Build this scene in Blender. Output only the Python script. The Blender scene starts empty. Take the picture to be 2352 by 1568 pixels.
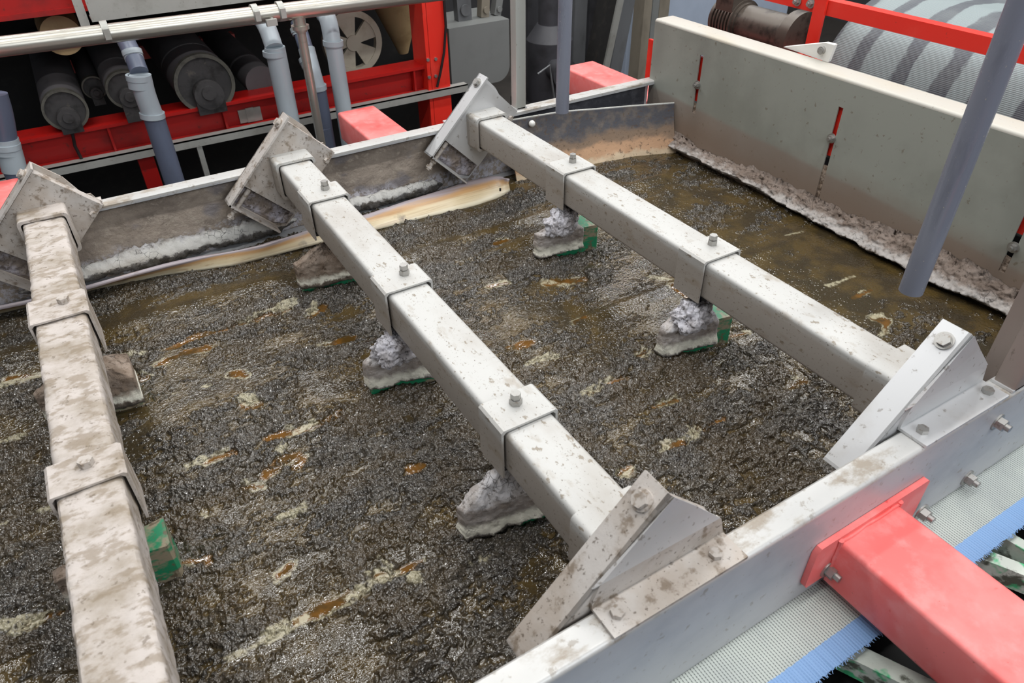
import bpy, bmesh, math, random
import numpy as np
from mathutils import Vector, Matrix, noise as mnoise

random.seed(7)
SC = bpy.context.scene
COL = SC.collection
R2 = math.sqrt(.5)

# ------------------------------------------------------------------ camera
W, H = 2352, 1568
YAW, PITCH, ROLL, FPX = 1.03689146, -0.65254454, 0.01636252, 1643.19394
CAM = Vector((0, 0, 2.3))
_f = Vector((math.cos(PITCH)*math.cos(YAW), math.cos(PITCH)*math.sin(YAW), math.sin(PITCH)))
_r = _f.cross(Vector((0, 0, 1))).normalized()
_d = _f.cross(_r)
CR = math.cos(ROLL)*_r + math.sin(ROLL)*_d
CD = -math.sin(ROLL)*_r + math.cos(ROLL)*_d

def at(px, py, ax, val):
    """point where the sight line through a photo pixel meets the plane axis=val"""
    v = CR*((px-W/2)/FPX) + CD*((py-H/2)/FPX) + _f
    return CAM + v*((val-CAM[ax])/v[ax])

cd = bpy.data.cameras.new('camera')
cam = bpy.data.objects.new('camera', cd)
COL.objects.link(cam)
cd.sensor_width = 36
cd.lens = FPX/W*36
cd.clip_start = .02
m3 = Matrix((CR, -CD, -_f)).transposed()
cam.matrix_world = Matrix.Translation(CAM) @ m3.to_4x4()
cd.dof.use_dof = True
cd.dof.focus_distance = 1.95
cd.dof.aperture_fstop = 7.0
SC.camera = cam

# ------------------------------------------------------------------ materials
def rgb(r, g, b):
    f = lambda c: ((c/255+.055)/1.055)**2.4 if c/255 > .04045 else c/255/12.92
    return (f(r), f(g), f(b), 1)

class NT:
    def __init__(s, name):
        s.m = bpy.data.materials.new(name); s.m.use_nodes = True
        s.t = s.m.node_tree; s.n = s.t.nodes; s.n.clear()
        s.out = s.new('ShaderNodeOutputMaterial'); s.p = s.new('ShaderNodeBsdfPrincipled')
        s.lk(s.p.outputs[0], s.out.inputs[0])
        s.tc = s.new('ShaderNodeTexCoord')
        s.obj = s.tc.outputs['Object']
    def new(s, k, **kw):
        n = s.n.new(k)
        for a, b in kw.items(): setattr(n, a, b)
        return n
    def lk(s, a, b): s.t.links.new(a, b)
    def set(s, sock, v):
        if isinstance(v, bpy.types.NodeSocket): s.lk(v, sock)
        else: sock.default_value = v
    def mapped(s, scale, loc=(0, 0, 0), rot=(0, 0, 0)):
        mp = s.new('ShaderNodeMapping'); s.lk(s.obj, mp.inputs[0])
        mp.inputs['Scale'].default_value = scale if hasattr(scale, '__len__') else (scale,)*3
        mp.inputs['Location'].default_value = loc; mp.inputs['Rotation'].default_value = rot
        return mp.outputs[0]
    def noise(s, scale, detail=4, rough=.6, loc=(0, 0, 0), dist=0):
        n = s.new('ShaderNodeTexNoise'); s.lk(s.mapped(scale, loc), n.inputs['Vector'])
        n.inputs['Scale'].default_value = 1; n.inputs['Detail'].default_value = detail
        n.inputs['Roughness'].default_value = rough; n.inputs['Distortion'].default_value = dist
        return n.outputs[0]
    def voro(s, scale, feature='F1', out='Distance'):
        n = s.new('ShaderNodeTexVoronoi', feature=feature); s.lk(s.mapped(scale), n.inputs['Vector'])
        n.inputs['Scale'].default_value = 1
        return n.outputs[out]
    def ramp(s, v, lo, hi):
        n = s.new('ShaderNodeMapRange', interpolation_type='SMOOTHSTEP')
        s.set(n.inputs[0], v); n.inputs[1].default_value = lo; n.inputs[2].default_value = hi
        return n.outputs[0]
    def math(s, op, a, b=0.):
        n = s.new('ShaderNodeMath', operation=op); s.set(n.inputs[0], a); s.set(n.inputs[1], b)
        return n.outputs[0]
    def mix(s, fac, a, b):
        n = s.new('ShaderNodeMix', data_type='RGBA')
        s.set(n.inputs[0], fac); s.set(n.inputs[6], a); s.set(n.inputs[7], b)
        return n.outputs[2]
    def fmix(s, fac, a, b):
        n = s.new('ShaderNodeMix', data_type='FLOAT')
        s.set(n.inputs[0], fac); s.set(n.inputs[2], a); s.set(n.inputs[3], b)
        return n.outputs[0]
    def bump(s, h, strength=.3, dist=.002, prev=None):
        n = s.new('ShaderNodeBump'); s.lk(h, n.inputs['Height'])
        n.inputs['Strength'].default_value = strength; n.inputs['Distance'].default_value = dist
        if prev is not None: s.lk(prev, n.inputs['Normal'])
        return n.outputs[0]
    def xyz(s):
        n = s.new('ShaderNodeSeparateXYZ'); s.lk(s.new('ShaderNodeNewGeometry').outputs['Position'], n.inputs[0]); return n.outputs
    def done(s, color, rough, metal=0, normal=None, spec=.5):
        s.set(s.p.inputs['Base Color'], color); s.set(s.p.inputs['Roughness'], rough)
        s.set(s.p.inputs['Metallic'], metal); s.p.inputs['Specular IOR Level'].default_value = spec
        if normal is not None: s.lk(normal, s.p.inputs['Normal'])
        return s.m

def simple(name, color, rough=.5, metal=0, layers=(), bumps=(), spec=.5):
    """layers: (scale, detail, lo, hi, colour, amount)"""
    t = NT(name); c = color; r = rough
    for i, (sc, de, lo, hi, cc, am) in enumerate(layers):
        k = t.ramp(t.noise(sc, de, .6, (i*3.1, i*1.7, i*.9)), lo, hi)
        k = t.math('MULTIPLY', k, am)
        c = t.mix(k, c, cc); r = t.fmix(k, r, max(.55, rough))
    nm = None
    for (sc, de, st, di) in bumps: nm = t.bump(t.noise(sc, de), st, di, nm)
    return t.done(c, r, metal, nm, spec)

MUD = rgb(112, 100, 84); MUDD = rgb(70, 60, 50); MUDL = rgb(170, 158, 144)
M = {}
def mat_beam():
    t = NT('dusty_painted_steel')
    c = t.mix(t.math('MULTIPLY', t.ramp(t.noise((7, 4, 7), 5), .45, .75), .7), rgb(192, 191, 187), rgb(170, 164, 156))
    z = t.math('ADD', t.xyz()[2], t.math('MULTIPLY', t.math('SUBTRACT', t.noise((6, 3, 20), 5, .6, (2, 2, 2)), .5), .05))
    c = t.mix(t.math('MULTIPLY', t.ramp(z, 1.392, 1.375), .7), c, rgb(158, 146, 134))
    c = t.mix(t.math('MULTIPLY', t.ramp(t.noise((26, 12, 26), 5, .6, (1, 8, 1)), .56, .70), .5), c, rgb(150, 136, 118))
    c = t.mix(t.math('MULTIPLY', t.ramp(t.noise((85, 45, 85), 4), .61, .68), .75), c, rgb(126, 112, 92))
    c = t.mix(t.math('MULTIPLY', t.ramp(t.noise((230, 170, 230), 2, .6, (3, 0, 0)), .65, .72), .75), c, rgb(100, 88, 72))
    return t.done(c, .5, .1, t.bump(t.noise((60, 60, 60), 3), .12, .001))
M['beam'] = mat_beam()
M['beam_dirty'] = simple('caked_painted_steel', rgb(192, 183, 176), .75, 0, [
    ((9, 12, 9), 6, .40, .70, rgb(150, 138, 122), .9),
    ((26, 44, 26), 6, .48, .62, rgb(128, 112, 90), .6),
    ((70, 80, 70), 3, .60, .70, rgb(100, 86, 68), .6)], [((30, 40, 30), 6, .6, .004), ((150, 150, 150), 3, .3, .001)])
M['bracket'] = simple('brushed_stainless_dusty', rgb(206, 206, 206), .38, .35, [
    ((6, 6, 6), 5, .5, .8, rgb(176, 170, 162), .6),
    ((55, 55, 55), 4, .62, .70, rgb(110, 98, 84), .6)], [((400, 20, 400), 2, .06, .0006)])
M['bracket_dirty'] = simple('stainless_mud_splashed', rgb(196, 190, 184), .55, .15, [
    ((7, 7, 7), 5, .38, .62, rgb(176, 164, 152), .9),
    ((34, 34, 34), 6, .52, .66, rgb(122, 106, 88), .8),
    ((110, 110, 110), 3, .60, .68, rgb(88, 74, 60), .7)], [((60, 60, 60), 5, .35, .002)])
def mat_rail():
    t = NT('stainless_rail')
    c = t.mix(t.ramp(t.noise((3, 3, 5), 5), .42, .72), rgb(188, 189, 191), rgb(164, 167, 172))
    x, y, z = t.xyz()
    top = t.ramp(z, 1.340, 1.350)
    c = t.mix(t.math('MULTIPLY', top, .6), c, rgb(206, 203, 196))
    d = t.math('MULTIPLY', t.ramp(t.noise((7, 12, 12), 6, .65, (1, 4, 0)), .50, .64), t.math('MULTIPLY', top, .8))
    c = t.mix(d, c, rgb(150, 136, 118))
    d2 = t.math('MULTIPLY', t.ramp(t.noise((50, 50, 50), 4, .6, (3, 0, 1)), .60, .68), .5)
    c = t.mix(d2, c, rgb(128, 114, 96))
    return t.done(c, t.fmix(d, .42, .7), .2, t.bump(t.noise((20, 300, 300), 2), .05, .0006))
M['rail'] = mat_rail()
M['bolt'] = simple('zinc_bolt', rgb(170, 168, 164), .35, .7, [((120, 120, 120), 3, .55, .7, rgb(130, 116, 100), .6)])
M['bolt_dirty'] = simple('mud_stained_bolt', rgb(186, 178, 170), .65, .1, [((80, 80, 80), 3, .45, .65, rgb(128, 112, 94), .8)])
M['red_pale'] = simple('faded_red_paint', rgb(240, 108, 104), .5, 0, [
    ((7, 7, 7), 5, .36, .62, rgb(244, 134, 130), .85), ((18, 18, 18), 5, .48, .64, rgb(246, 150, 146), .5), ((5, 4, 5), 3, .58, .72, rgb(230, 64, 58), .6),
    ((30, 30, 30), 2, .70, .76, rgb(222, 44, 40), .7), ((120, 120, 120), 2, .72, .77, rgb(140, 80, 70), .5)], [((80, 80, 80), 2, .08, .001)])
M['red'] = simple('red_machine_paint', rgb(228, 46, 32), .42, 0, [
    ((8, 8, 8), 4, .5, .8, rgb(240, 80, 64), .5), ((70, 70, 70), 3, .68, .74, rgb(120, 60, 48), .5)])
M['red_dark'] = simple('red_paint_grimy', rgb(172, 22, 18), .42, 0, [
    ((4, 4, 6), 5, .5, .75, rgb(108, 22, 20), .8), ((40, 40, 40), 4, .62, .72, rgb(70, 34, 28), .6)])
M['galv'] = simple('galvanised_steel', rgb(176, 176, 170), .45, .4, [
    ((8, 8, 8), 5, .45, .75, rgb(146, 144, 136), .7), ((80, 80, 80), 3, .64, .72, rgb(120, 110, 96), .5)])
M['steel_pipe'] = simple('stainless_pipe', rgb(182, 178, 168), .3, .75, [((6, 30, 30), 4, .5, .8, rgb(140, 134, 122), .6)])
M['pvc_light'] = simple('light_grey_plastic', rgb(168, 178, 184), .35, 0, [((14, 14, 5), 4, .5, .8, rgb(150, 158, 162), .6)])
M['pvc_dark'] = simple('dark_grey_plastic', rgb(92, 100, 118), .35, 0, [((14, 14, 5), 4, .5, .8, rgb(78, 84, 98), .6)])
M['tube'] = simple('blue_grey_tube', rgb(124, 128, 141), .26, 0, [
    ((30, 30, 6), 5, .5, .8, rgb(96, 98, 110), .7), ((160, 160, 160), 2, .70, .75, rgb(186, 178, 160), .7)],
    [((200, 200, 20), 2, .05, .0005)])
M['roller'] = simple('dark_rubber_roller', rgb(88, 86, 88), .55, 0, [((12, 5, 12), 4, .5, .8, rgb(60, 57, 57), .8)])
M['roller_cap'] = simple('grimy_roller_end', rgb(72, 70, 70), .5, .3, [((14, 14, 14), 5, .45, .7, rgb(40, 38, 36), .9), ((30, 30, 30), 4, .62, .72, rgb(104, 98, 90), .6)])
M['roller_rim'] = simple('worn_roller_rim', rgb(110, 108, 100), .4, .4, [((14, 14, 14), 5, .45, .7, rgb(60, 58, 54), .8)])
M['black'] = simple('black_grease_and_shade', rgb(24, 23, 22), .6, 0, [((20, 20, 20), 3, .5, .7, rgb(40, 37, 34), .7)])  # also painted darkness on the added screen behind the rollers
M['cable'] = simple('black_cable_sheath', rgb(32, 22, 22), .5)
M['white'] = simple('white_plastic', rgb(226, 224, 218), .4, 0, [((9, 9, 9), 4, .5, .8, rgb(204, 200, 190), .6)])
M['cream'] = simple('cream_coated_metal', rgb(196, 188, 170), .5, 0, [((9, 9, 9), 4, .45, .75, rgb(160, 146, 122), .8)])
M['tan'] = simple('tan_coated_sheet', rgb(186, 160, 118), .5, 0, [((9, 9, 9), 4, .45, .75, rgb(150, 124, 86), .8)])
M['panel_grey'] = simple('grey_enamel', rgb(128, 130, 128), .4, 0, [((4, 4, 4), 4, .45, .8, rgb(112, 114, 112), .7)])
M['panel_blue'] = simple('pale_blue_enamel', rgb(176, 188, 206), .4, 0, [((3, 3, 3), 4, .45, .8, rgb(160, 172, 190), .6)])
M['dark_steel'] = simple('dark_painted_steel', rgb(66, 66, 70), .5, .1, [((6, 6, 6), 5, .45, .7, rgb(44, 44, 46), .8)])
M['mid_steel'] = simple('mid_grey_steel', rgb(112, 114, 116), .45, .2, [((6, 6, 3), 5, .45, .7, rgb(84, 84, 84), .7)])
M['beige_steel'] = simple('beige_painted_steel', rgb(138, 130, 116), .5, 0, [((6, 6, 3), 5, .45, .7, rgb(112, 104, 92), .7)])
M['motor'] = simple('oily_motor_casing', rgb(92, 84, 76), .38, .3, [((14, 14, 14), 5, .45, .65, rgb(44, 40, 36), .9), ((6, 6, 6), 3, .62, .7, rgb(132, 132, 132), .7)])
M['post_brown'] = simple('mud_filmed_steel_post', rgb(150, 138, 130), .5, .2, [((6, 6, 3), 4, .45, .75, rgb(126, 114, 106), .8), ((70, 70, 30), 3, .62, .72, rgb(96, 84, 74), .6)])
M['post_grey'] = simple('grey_steel_post', rgb(184, 186, 180), .42, .3, [((6, 6, 2), 4, .45, .75, rgb(166, 166, 158), .8), ((90, 90, 50), 3, .66, .74, rgb(130, 120, 104), .5)])
M['floor'] = simple('wet_concrete', rgb(58, 54, 50), .5, 0, [((2, 2, 2), 6, .45, .7, rgb(36, 33, 30), .9)], [((20, 20, 20), 5, .2, .004)])
M['wall'] = simple('dim_painted_wall', rgb(60, 60, 62), .7, 0, [((1, 1, 1), 4, .45, .7, rgb(46, 46, 48), .8)])

def mat_slat():
    t = NT('white_and_green_plastic_slat')
    k = t.ramp(t.noise((10, 10, 10), 4), .50, .56)
    c = t.mix(k, rgb(206, 212, 200), rgb(78, 190, 130))
    k2 = t.ramp(t.noise((26, 26, 26), 5, .6, (4, 1, 2)), .52, .64)
    c = t.mix(k2, c, rgb(96, 98, 86))
    return t.done(c, .5, 0, t.bump(t.noise(90, 4), .3, .002))
M['slat'] = mat_slat()

def mat_green(lo=.47):
    t = NT('green_plastic_scuffed')
    k = t.ramp(t.noise((14, 14, 30), 4), lo, lo+.1)
    c = t.mix(k, rgb(36, 130, 90), rgb(146, 134, 112))
    c = t.mix(t.ramp(t.noise(60, 4, .6, (2, 5, 1)), .55, .65), c, rgb(104, 92, 74))
    return t.done(c, .35, 0, t.bump(t.noise(120, 3), .2, .001))
M['green'] = mat_green()
M['green_dirty'] = mat_green(.45)

def mat_crust(name, pale, mid, dark, zlo, zhi, white=rgb(226, 222, 206), wamt=1., face=None):
    """dried sludge crust: mottled, cracked, with a white efflorescence band between two heights"""
    t = NT(name)
    n1 = t.noise(22, 6, .65)
    c = t.mix(t.ramp(n1, .38, .64), mid, pale)
    c = t.mix(t.math('MULTIPLY', t.ramp(t.noise(75, 5, .7, (1, 2, 3)), .52, .64), .85), c, dark)
    z = t.xyz()[2]
    zn = t.math('ADD', z, t.math('MULTIPLY', t.math('SUBTRACT', t.noise(35, 5, .7, (7, 1, 1)), .5), .05))
    if face:
        c = t.mix(t.math('MULTIPLY', t.ramp(zn, 1.212, 1.196), .75), c, t.mix(t.ramp(t.noise((14, 14, 60), 5), .4, .62), face, rgb(128, 114, 102)))
    band = t.math('MULTIPLY', t.ramp(zn, zlo-.006, zlo+.002), t.ramp(zn, zhi+.012, zhi-.012))
    band = t.math('MULTIPLY', band, wamt)
    c = t.mix(band, c, white)
    lowd = t.ramp(zn, zlo+.004, zlo-.010)  # dark foot below the band; on the wall ridge it paints the overhang's shadow
    c = t.mix(t.math('MULTIPLY', lowd, .8), c, rgb(62, 58, 50))
    crack = t.ramp(t.voro(48, 'DISTANCE_TO_EDGE'), .05, .0)
    crack = t.math('MULTIPLY', crack, t.ramp(t.noise(14, 3, .5, (9, 2, 2)), .50, .62))
    c = t.mix(t.math('MULTIPLY', crack, .8), c, rgb(48, 44, 42))
    nm = t.bump(t.noise(70, 7, .7), .7, .006)
    nm = t.bump(t.noise(260, 4, .7), .5, .002, nm)
    return t.done(c, .85, 0, nm, .3)
M['crust'] = mat_crust('grey_dried_crust', rgb(228, 225, 226), rgb(190, 182, 176), rgb(110, 102, 96), 1.133, 1.158, face=rgb(178, 168, 160))
M['crust_brown'] = mat_crust('brown_dried_crust', rgb(168, 152, 138), rgb(138, 120, 104), rgb(96, 80, 66), 1.140, 1.155)
M['crust_plate'] = mat_crust('weir_foot_crust', rgb(150, 136, 126), rgb(130, 115, 104), rgb(82, 70, 62), 1.131, 1.152, rgb(210, 206, 202), .65)
M['crust_wall'] = mat_crust('side_wall_crust', rgb(206, 204, 206), rgb(150, 142, 134), rgb(70, 62, 54), 1.146, 1.180, rgb(226, 224, 218))
M['crust_bracket'] = mat_crust('bracket_dried_mud', rgb(182, 178, 186), rgb(140, 128, 118), rgb(90, 80, 74), 1.0, 1.01)
M['crust_lump'] = mat_crust('pale_blue_grey_lump', rgb(222, 220, 226), rgb(188, 183, 184), rgb(92, 86, 86), 1.0, 1.01)

def mat_weir():
    t = NT('weir_plate_stained_steel')
    c = t.mix(t.ramp(t.noise((5, 3, 3), 5), .4, .7), rgb(162, 164, 155), rgb(146, 148, 139))
    x, y, z = t.xyz()
    wob = t.math('MULTIPLY', t.math('SUBTRACT', t.noise((3, 1.6, 3), 4), .5), .05)
    lim = t.math('SUBTRACT', 1.335, t.math('MULTIPLY', t.math('SUBTRACT', y, 2.3), -.06))
    zz = t.math('SUBTRACT', t.math('ADD', z, wob), lim)
    film = t.math('MULTIPLY', t.ramp(zz, .010, -.010), .85)
    c = t.mix(film, c, rgb(150, 138, 128))
    br = t.math('MULTIPLY', t.ramp(t.math('ADD', z, t.math('MULTIPLY', t.math('SUBTRACT', t.noise((6, 4, 6), 5), .5), .12)), 1.335, 1.19), .85)
    c = t.mix(br, c, rgb(136, 118, 104))
    sp = t.math('MULTIPLY', t.ramp(t.noise(46, 4, .6, (3, 3, 0)), .62, .70), .6)
    c = t.mix(sp, c, rgb(112, 98, 78))
    return t.done(c, .48, .15, t.bump(t.noise(50, 4), .1, .001))
M['weir'] = mat_weir()
M['weir_top'] = simple('weir_top_flange_steel', rgb(188, 184, 174), .5, .1, [((6, 3, 6), 5, .45, .7, rgb(190, 180, 162), .8), ((90, 90, 90), 3, .68, .73, rgb(110, 98, 80), .7)])

def mat_wallweb():
    t = NT('side_wall_splashed_sludge')
    c = t.mix(t.ramp(t.noise((7, 7, 12), 6, .65), .40, .66), rgb(172, 159, 146), rgb(138, 127, 117))
    c = t.mix(t.math('MULTIPLY', t.ramp(t.noise((40, 40, 60), 5, .7, (1, 1, 0)), .52, .66), .8), c, rgb(186, 174, 160))
    c = t.mix(t.math('MULTIPLY', t.ramp(t.noise((5, 5, 9), 3, .5, (5, 2, 0)), .56, .66), .6), c, rgb(120, 120, 130))
    x, y, z = t.xyz()
    zz = t.math('ADD', z, t.math('MULTIPLY', t.math('SUBTRACT', t.noise((5, 5, 5), 4), .5), .16))
    wh = t.math('MULTIPLY', t.ramp(zz, 1.200, 1.160), t.ramp(t.noise((60, 60, 60), 5, .7, (6, 2, 2)), .44, .56))
    c = t.mix(t.math('MULTIPLY', wh, .85), c, rgb(208, 206, 214))
    cl = t.ramp(x, 1.36, 1.42)
    c = t.mix(cl, c, t.mix(t.ramp(t.noise((20, 20, 20), 5), .45, .7), rgb(80, 80, 86), rgb(104, 104, 110)))
    nm = t.bump(t.noise(34, 7, .7), .8, .014)
    nm = t.bump(t.noise(160, 5, .7), .4, .002, nm)
    return t.done(c, .8, 0, nm, .3)
M['wall_web'] = mat_wallweb()

def mat_strip():
    t = NT('stained_wood_grain')
    u = t.new('ShaderNodeUVMap'); s = t.new('ShaderNodeSeparateXYZ'); t.lk(u.outputs[0], s.inputs[0])
    v = t.math('ADD', s.outputs[1], t.math('MULTIPLY', t.math('SUBTRACT', t.noise((4, 30, 30), 5), .5), .5))
    c = t.mix(t.ramp(v, .05, .30), rgb(226, 216, 190), rgb(214, 196, 160))
    c = t.mix(t.ramp(v, .35, .62), c, rgb(190, 150, 104))
    c = t.mix(t.ramp(v, .66, .88), c, rgb(166, 156, 160))
    g = t.math('MULTIPLY', t.ramp(t.noise((3, 120, 120), 4), .5, .7), .45)
    c = t.mix(g, c, rgb(154, 116, 78))
    d = t.math('MULTIPLY', t.ramp(t.noise((9, 9, 9), 4, .6, (2, 8, 1)), .60, .72), .7)
    c = t.mix(d, c, rgb(110, 100, 92))
    return t.done(c, .32, 0, t.bump(t.noise((8, 160, 160), 3), .12, .001))
M['strip'] = mat_strip()

def mat_deflector():
    t = NT('deflector_plate_rust_stained')
    x, y, z = t.xyz()
    zz = t.math('ADD', z, t.math('MULTIPLY', t.math('SUBTRACT', t.noise((12, 12, 16), 5), .5), .09))
    c = t.mix(t.ramp(t.noise(24, 5, .6), .42, .66), rgb(84, 84, 90), rgb(112, 104, 98))
    c = t.mix(t.ramp(zz, 1.235, 1.20), c, rgb(140, 118, 98))
    c = t.mix(t.ramp(zz, 1.19, 1.165), c, rgb(196, 156, 122))
    c = t.mix(t.ramp(zz, 1.14, 1.12), c, rgb(208, 186, 156))
    c = t.mix(t.math('MULTIPLY', t.ramp(t.noise(70, 5, .7), .56, .64), .7), c, rgb(96, 76, 58))
    return t.done(c, .6, 0, t.bump(t.noise(80, 6, .7), .5, .003))
M['deflector'] = mat_deflector()

def mat_belt(name, axis_len, stripe=None, bands=False):
    """woven filter cloth: fine ribs across the running direction; optional blue selvedge / dark wet bands"""
    t = NT(name)
    u = t.new('ShaderNodeUVMap'); s = t.new('ShaderNodeSeparateXYZ'); t.lk(u.outputs[0], s.inputs[0])
    U, V = s.outputs[0], s.outputs[1]            # metres along / across
    rib = t.math('SINE', t.math('MULTIPLY', U, 2*math.pi/axis_len))
    dash = t.math('SINE', t.math('ADD', t.math('MULTIPLY', V, 2*math.pi/.0052), t.math('MULTIPLY', t.math('FLOOR', t.math('DIVIDE', U, axis_len)), 2.1)))
    k = t.ramp(rib, .30, .75)
    k = t.math('MULTIPLY', k, t.fmix(t.ramp(dash, -.6, .4), .45, 1.))
    base = t.mix(t.ramp(t.noise((6, 6, 6), 4), .4, .7), rgb(200, 206, 198), rgb(182, 188, 184))
    c = t.mix(t.math('MULTIPLY', k, .9), base, rgb(92, 98, 96))
    if stripe:
        e = t.math('ADD', V, t.math('MULTIPLY', t.math('SUBTRACT', t.noise(90, 3), .5), .004))
        st = t.ramp(e, stripe+.001, stripe-.001)
        c = t.mix(st, c, t.mix(t.math('MULTIPLY', k, .5), rgb(140, 176, 220), rgb(96, 134, 186)))
    if bands:
        bb = t.math('SINE', t.math('ADD', t.math('MULTIPLY', V, 2*math.pi/.150), t.math('MULTIPLY', t.noise((2, 5, 2), 3, .6), 7.)))
        bb = t.math('ADD', bb, t.math('MULTIPLY', t.math('SUBTRACT', t.noise((16, 34, 16), 5, .7, (2, 2, 2)), .5), 1.5))
        kb = t.ramp(bb, .15, .55)
        c = t.mix(kb, t.mix(t.math('MULTIPLY', k, .5), rgb(140, 151, 152), rgb(104, 114, 114)), t.mix(t.ramp(t.noise((9, 9, 9), 4), .4, .7), rgb(84, 88, 94), rgb(100, 105, 108)))
    nm = t.bump(rib, .35, .001)
    return t.done(c, .5, 0, nm, .4)
M['belt'] = mat_belt('filter_belt_weave', .0062, stripe=.042)
M['belt_roller'] = mat_belt('wet_striped_belt', .0075, bands=True)

def mat_sludge():
    t = NT('wet_sludge')
    at_ = lambda n: (lambda a: a.outputs['Fac'])(t.new('ShaderNodeAttribute', attribute_name=n))
    wet, amber, foam = at_('wet'), at_('amber'), at_('foam')
    n = t.noise(14, 5, .6)
    c = t.mix(t.ramp(n, .36, .66), rgb(50, 45, 38), rgb(70, 64, 55))
    c = t.mix(t.math('MULTIPLY', t.ramp(t.noise(150, 4, .7), .50, .66), .6), c, rgb(98, 91, 81))
    c = t.mix(t.math('MULTIPLY', t.ramp(t.noise(70, 4, .7, (3, 1, 4)), .54, .66), .8), c, rgb(30, 27, 22))
    c = t.mix(t.math('MULTIPLY', t.ramp(t.noise((4, 7, 6), 4, .6, (2, 7, 0)), .44, .60), .65), c, rgb(70, 57, 36))
    c = t.mix(t.math('MULTIPLY', wet, .85), c, t.mix(t.ramp(t.noise(9, 4), .4, .65), rgb(56, 47, 30), rgb(84, 68, 36)))
    am = t.math('MULTIPLY', amber, t.ramp(t.noise(30, 3, .6, (8, 1, 1)), .26, .44))
    c = t.mix(am, c, t.mix(t.ramp(t.noise(20, 3), .36, .62), rgb(108, 73, 28), rgb(76, 56, 25)))
    fo = t.math('MULTIPLY', foam, t.ramp(t.noise(70, 5, .7, (5, 5, 5)), .34, .52))
    c = t.mix(t.math('MULTIPLY', fo, .8), c, rgb(174, 166, 138))
    rough = t.fmix(wet, t.fmix(t.ramp(t.noise(40, 4), .4, .6), .035, .09), .05)
    rough = t.fmix(fo, rough, .3)
    dry = t.math('SUBTRACT', 1., wet)
    nm = t.bump(t.math('MULTIPLY', t.noise(165, 1, .4), t.math('ADD', t.math('MULTIPLY', dry, .97), .03)), .9, .0065)
    calm = t.math('SUBTRACT', 1., t.math('MULTIPLY', amber, .85))
    nm = t.bump(t.math('MULTIPLY', t.noise((120, 160, 140), 1, .5, (1, 1, 1)), calm), .55, .0040, nm)
    return t.done(c, rough, 0, nm, .7)
M['sludge'] = mat_sludge()

# ------------------------------------------------------------------ mesh helpers
def bm_new(): return bmesh.new()

def finish(name, bm, mat, parent=None, smooth=False, bevel=0, seg=2, angle=35):
    if bevel:
        es = [e for e in bm.edges if len(e.link_faces) == 2 and e.calc_face_angle(0) > math.radians(30)]
        bmesh.ops.bevel(bm, geom=es, offset=bevel, segments=seg, affect='EDGES', clamp_overlap=True)
    if parent is not None:
        bmesh.ops.translate(bm, verts=bm.verts, vec=-root_loc(parent))
    bmesh.ops.recalc_face_normals(bm, faces=bm.faces)
    me = bpy.data.meshes.new(name); bm.to_mesh(me); bm.free()
    me.materials.append(M[mat])
    if smooth or bevel:
        for p in me.polygons: p.use_smooth = True
        me.set_sharp_from_angle(angle=math.radians(angle))
    o = bpy.data.objects.new(name, me); COL.objects.link(o)
    if parent is not None: o.parent = parent
    return o

def root_loc(o):
    v = Vector(o.location)
    while o.parent: o = o.parent; v += o.location
    return v

def tag(o, label=None, cat=None, group=None, kind=None):
    if label: o['label'] = label
    if cat: o['category'] = cat
    if group: o['group'] = group
    if kind: o['kind'] = kind
    return o

def thing(name, loc, label, cat, group=None):
    o = bpy.data.objects.new(name, None); COL.objects.link(o)
    o.location = loc; o.empty_display_size = .05
    return tag(o, label, cat, group)

def box(bm, x0, x1, y0, y1, z0, z1, mw=None):
    vs = [bm.verts.new(Vector((x, y, z))) for x in (x0, x1) for y in (y0, y1) for z in (z0, z1)]
    for f in ((0, 1, 3, 2), (4, 6, 7, 5), (0, 4, 5, 1), (2, 3, 7, 6), (0, 2, 6, 4), (1, 5, 7, 3)):
        bm.faces.new([vs[i] for i in f])
    if mw is not None:
        for v in vs: v.co = mw @ v.co
    return vs

def frame(axis, up=Vector((0, 0, 1))):
    a = Vector(axis).normalized()
    if abs(a.dot(up)) > .95: up = Vector((1, 0, 0))
    x = up.cross(a).normalized(); y = a.cross(x)
    return x, y, a

def cyl(bm, p0, p1, r0, r1=None, n=24, caps=True, ph=0):
    p0, p1 = Vector(p0), Vector(p1); r1 = r0 if r1 is None else r1
    x, y, a = frame(p1-p0)
    A = [bm.verts.new(p0 + (x*math.cos(2*math.pi*i/n+ph) + y*math.sin(2*math.pi*i/n+ph))*r0) for i in range(n)]
    B = [bm.verts.new(p1 + (x*math.cos(2*math.pi*i/n+ph) + y*math.sin(2*math.pi*i/n+ph))*r1) for i in range(n)]
    for i in range(n): bm.faces.new((A[i], A[(i+1) % n], B[(i+1) % n], B[i]))
    if caps: bm.faces.new(A[::-1]); bm.faces.new(B)

def ring(bm, p0, p1, ro, ri, n=28):
    p0, p1 = Vector(p0), Vector(p1); x, y, a = frame(p1-p0)
    L = []
    for p, r in ((p0, ro), (p1, ro), (p1, ri), (p0, ri)):
        L.append([bm.verts.new(p + (x*math.cos(2*math.pi*i/n) + y*math.sin(2*math.pi*i/n))*r) for i in range(n)])
    for k in range(4):
        A, B = L[k], L[(k+1) % 4]
        for i in range(n): bm.faces.new((A[i], A[(i+1) % n], B[(i+1) % n], B[i]))

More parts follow.
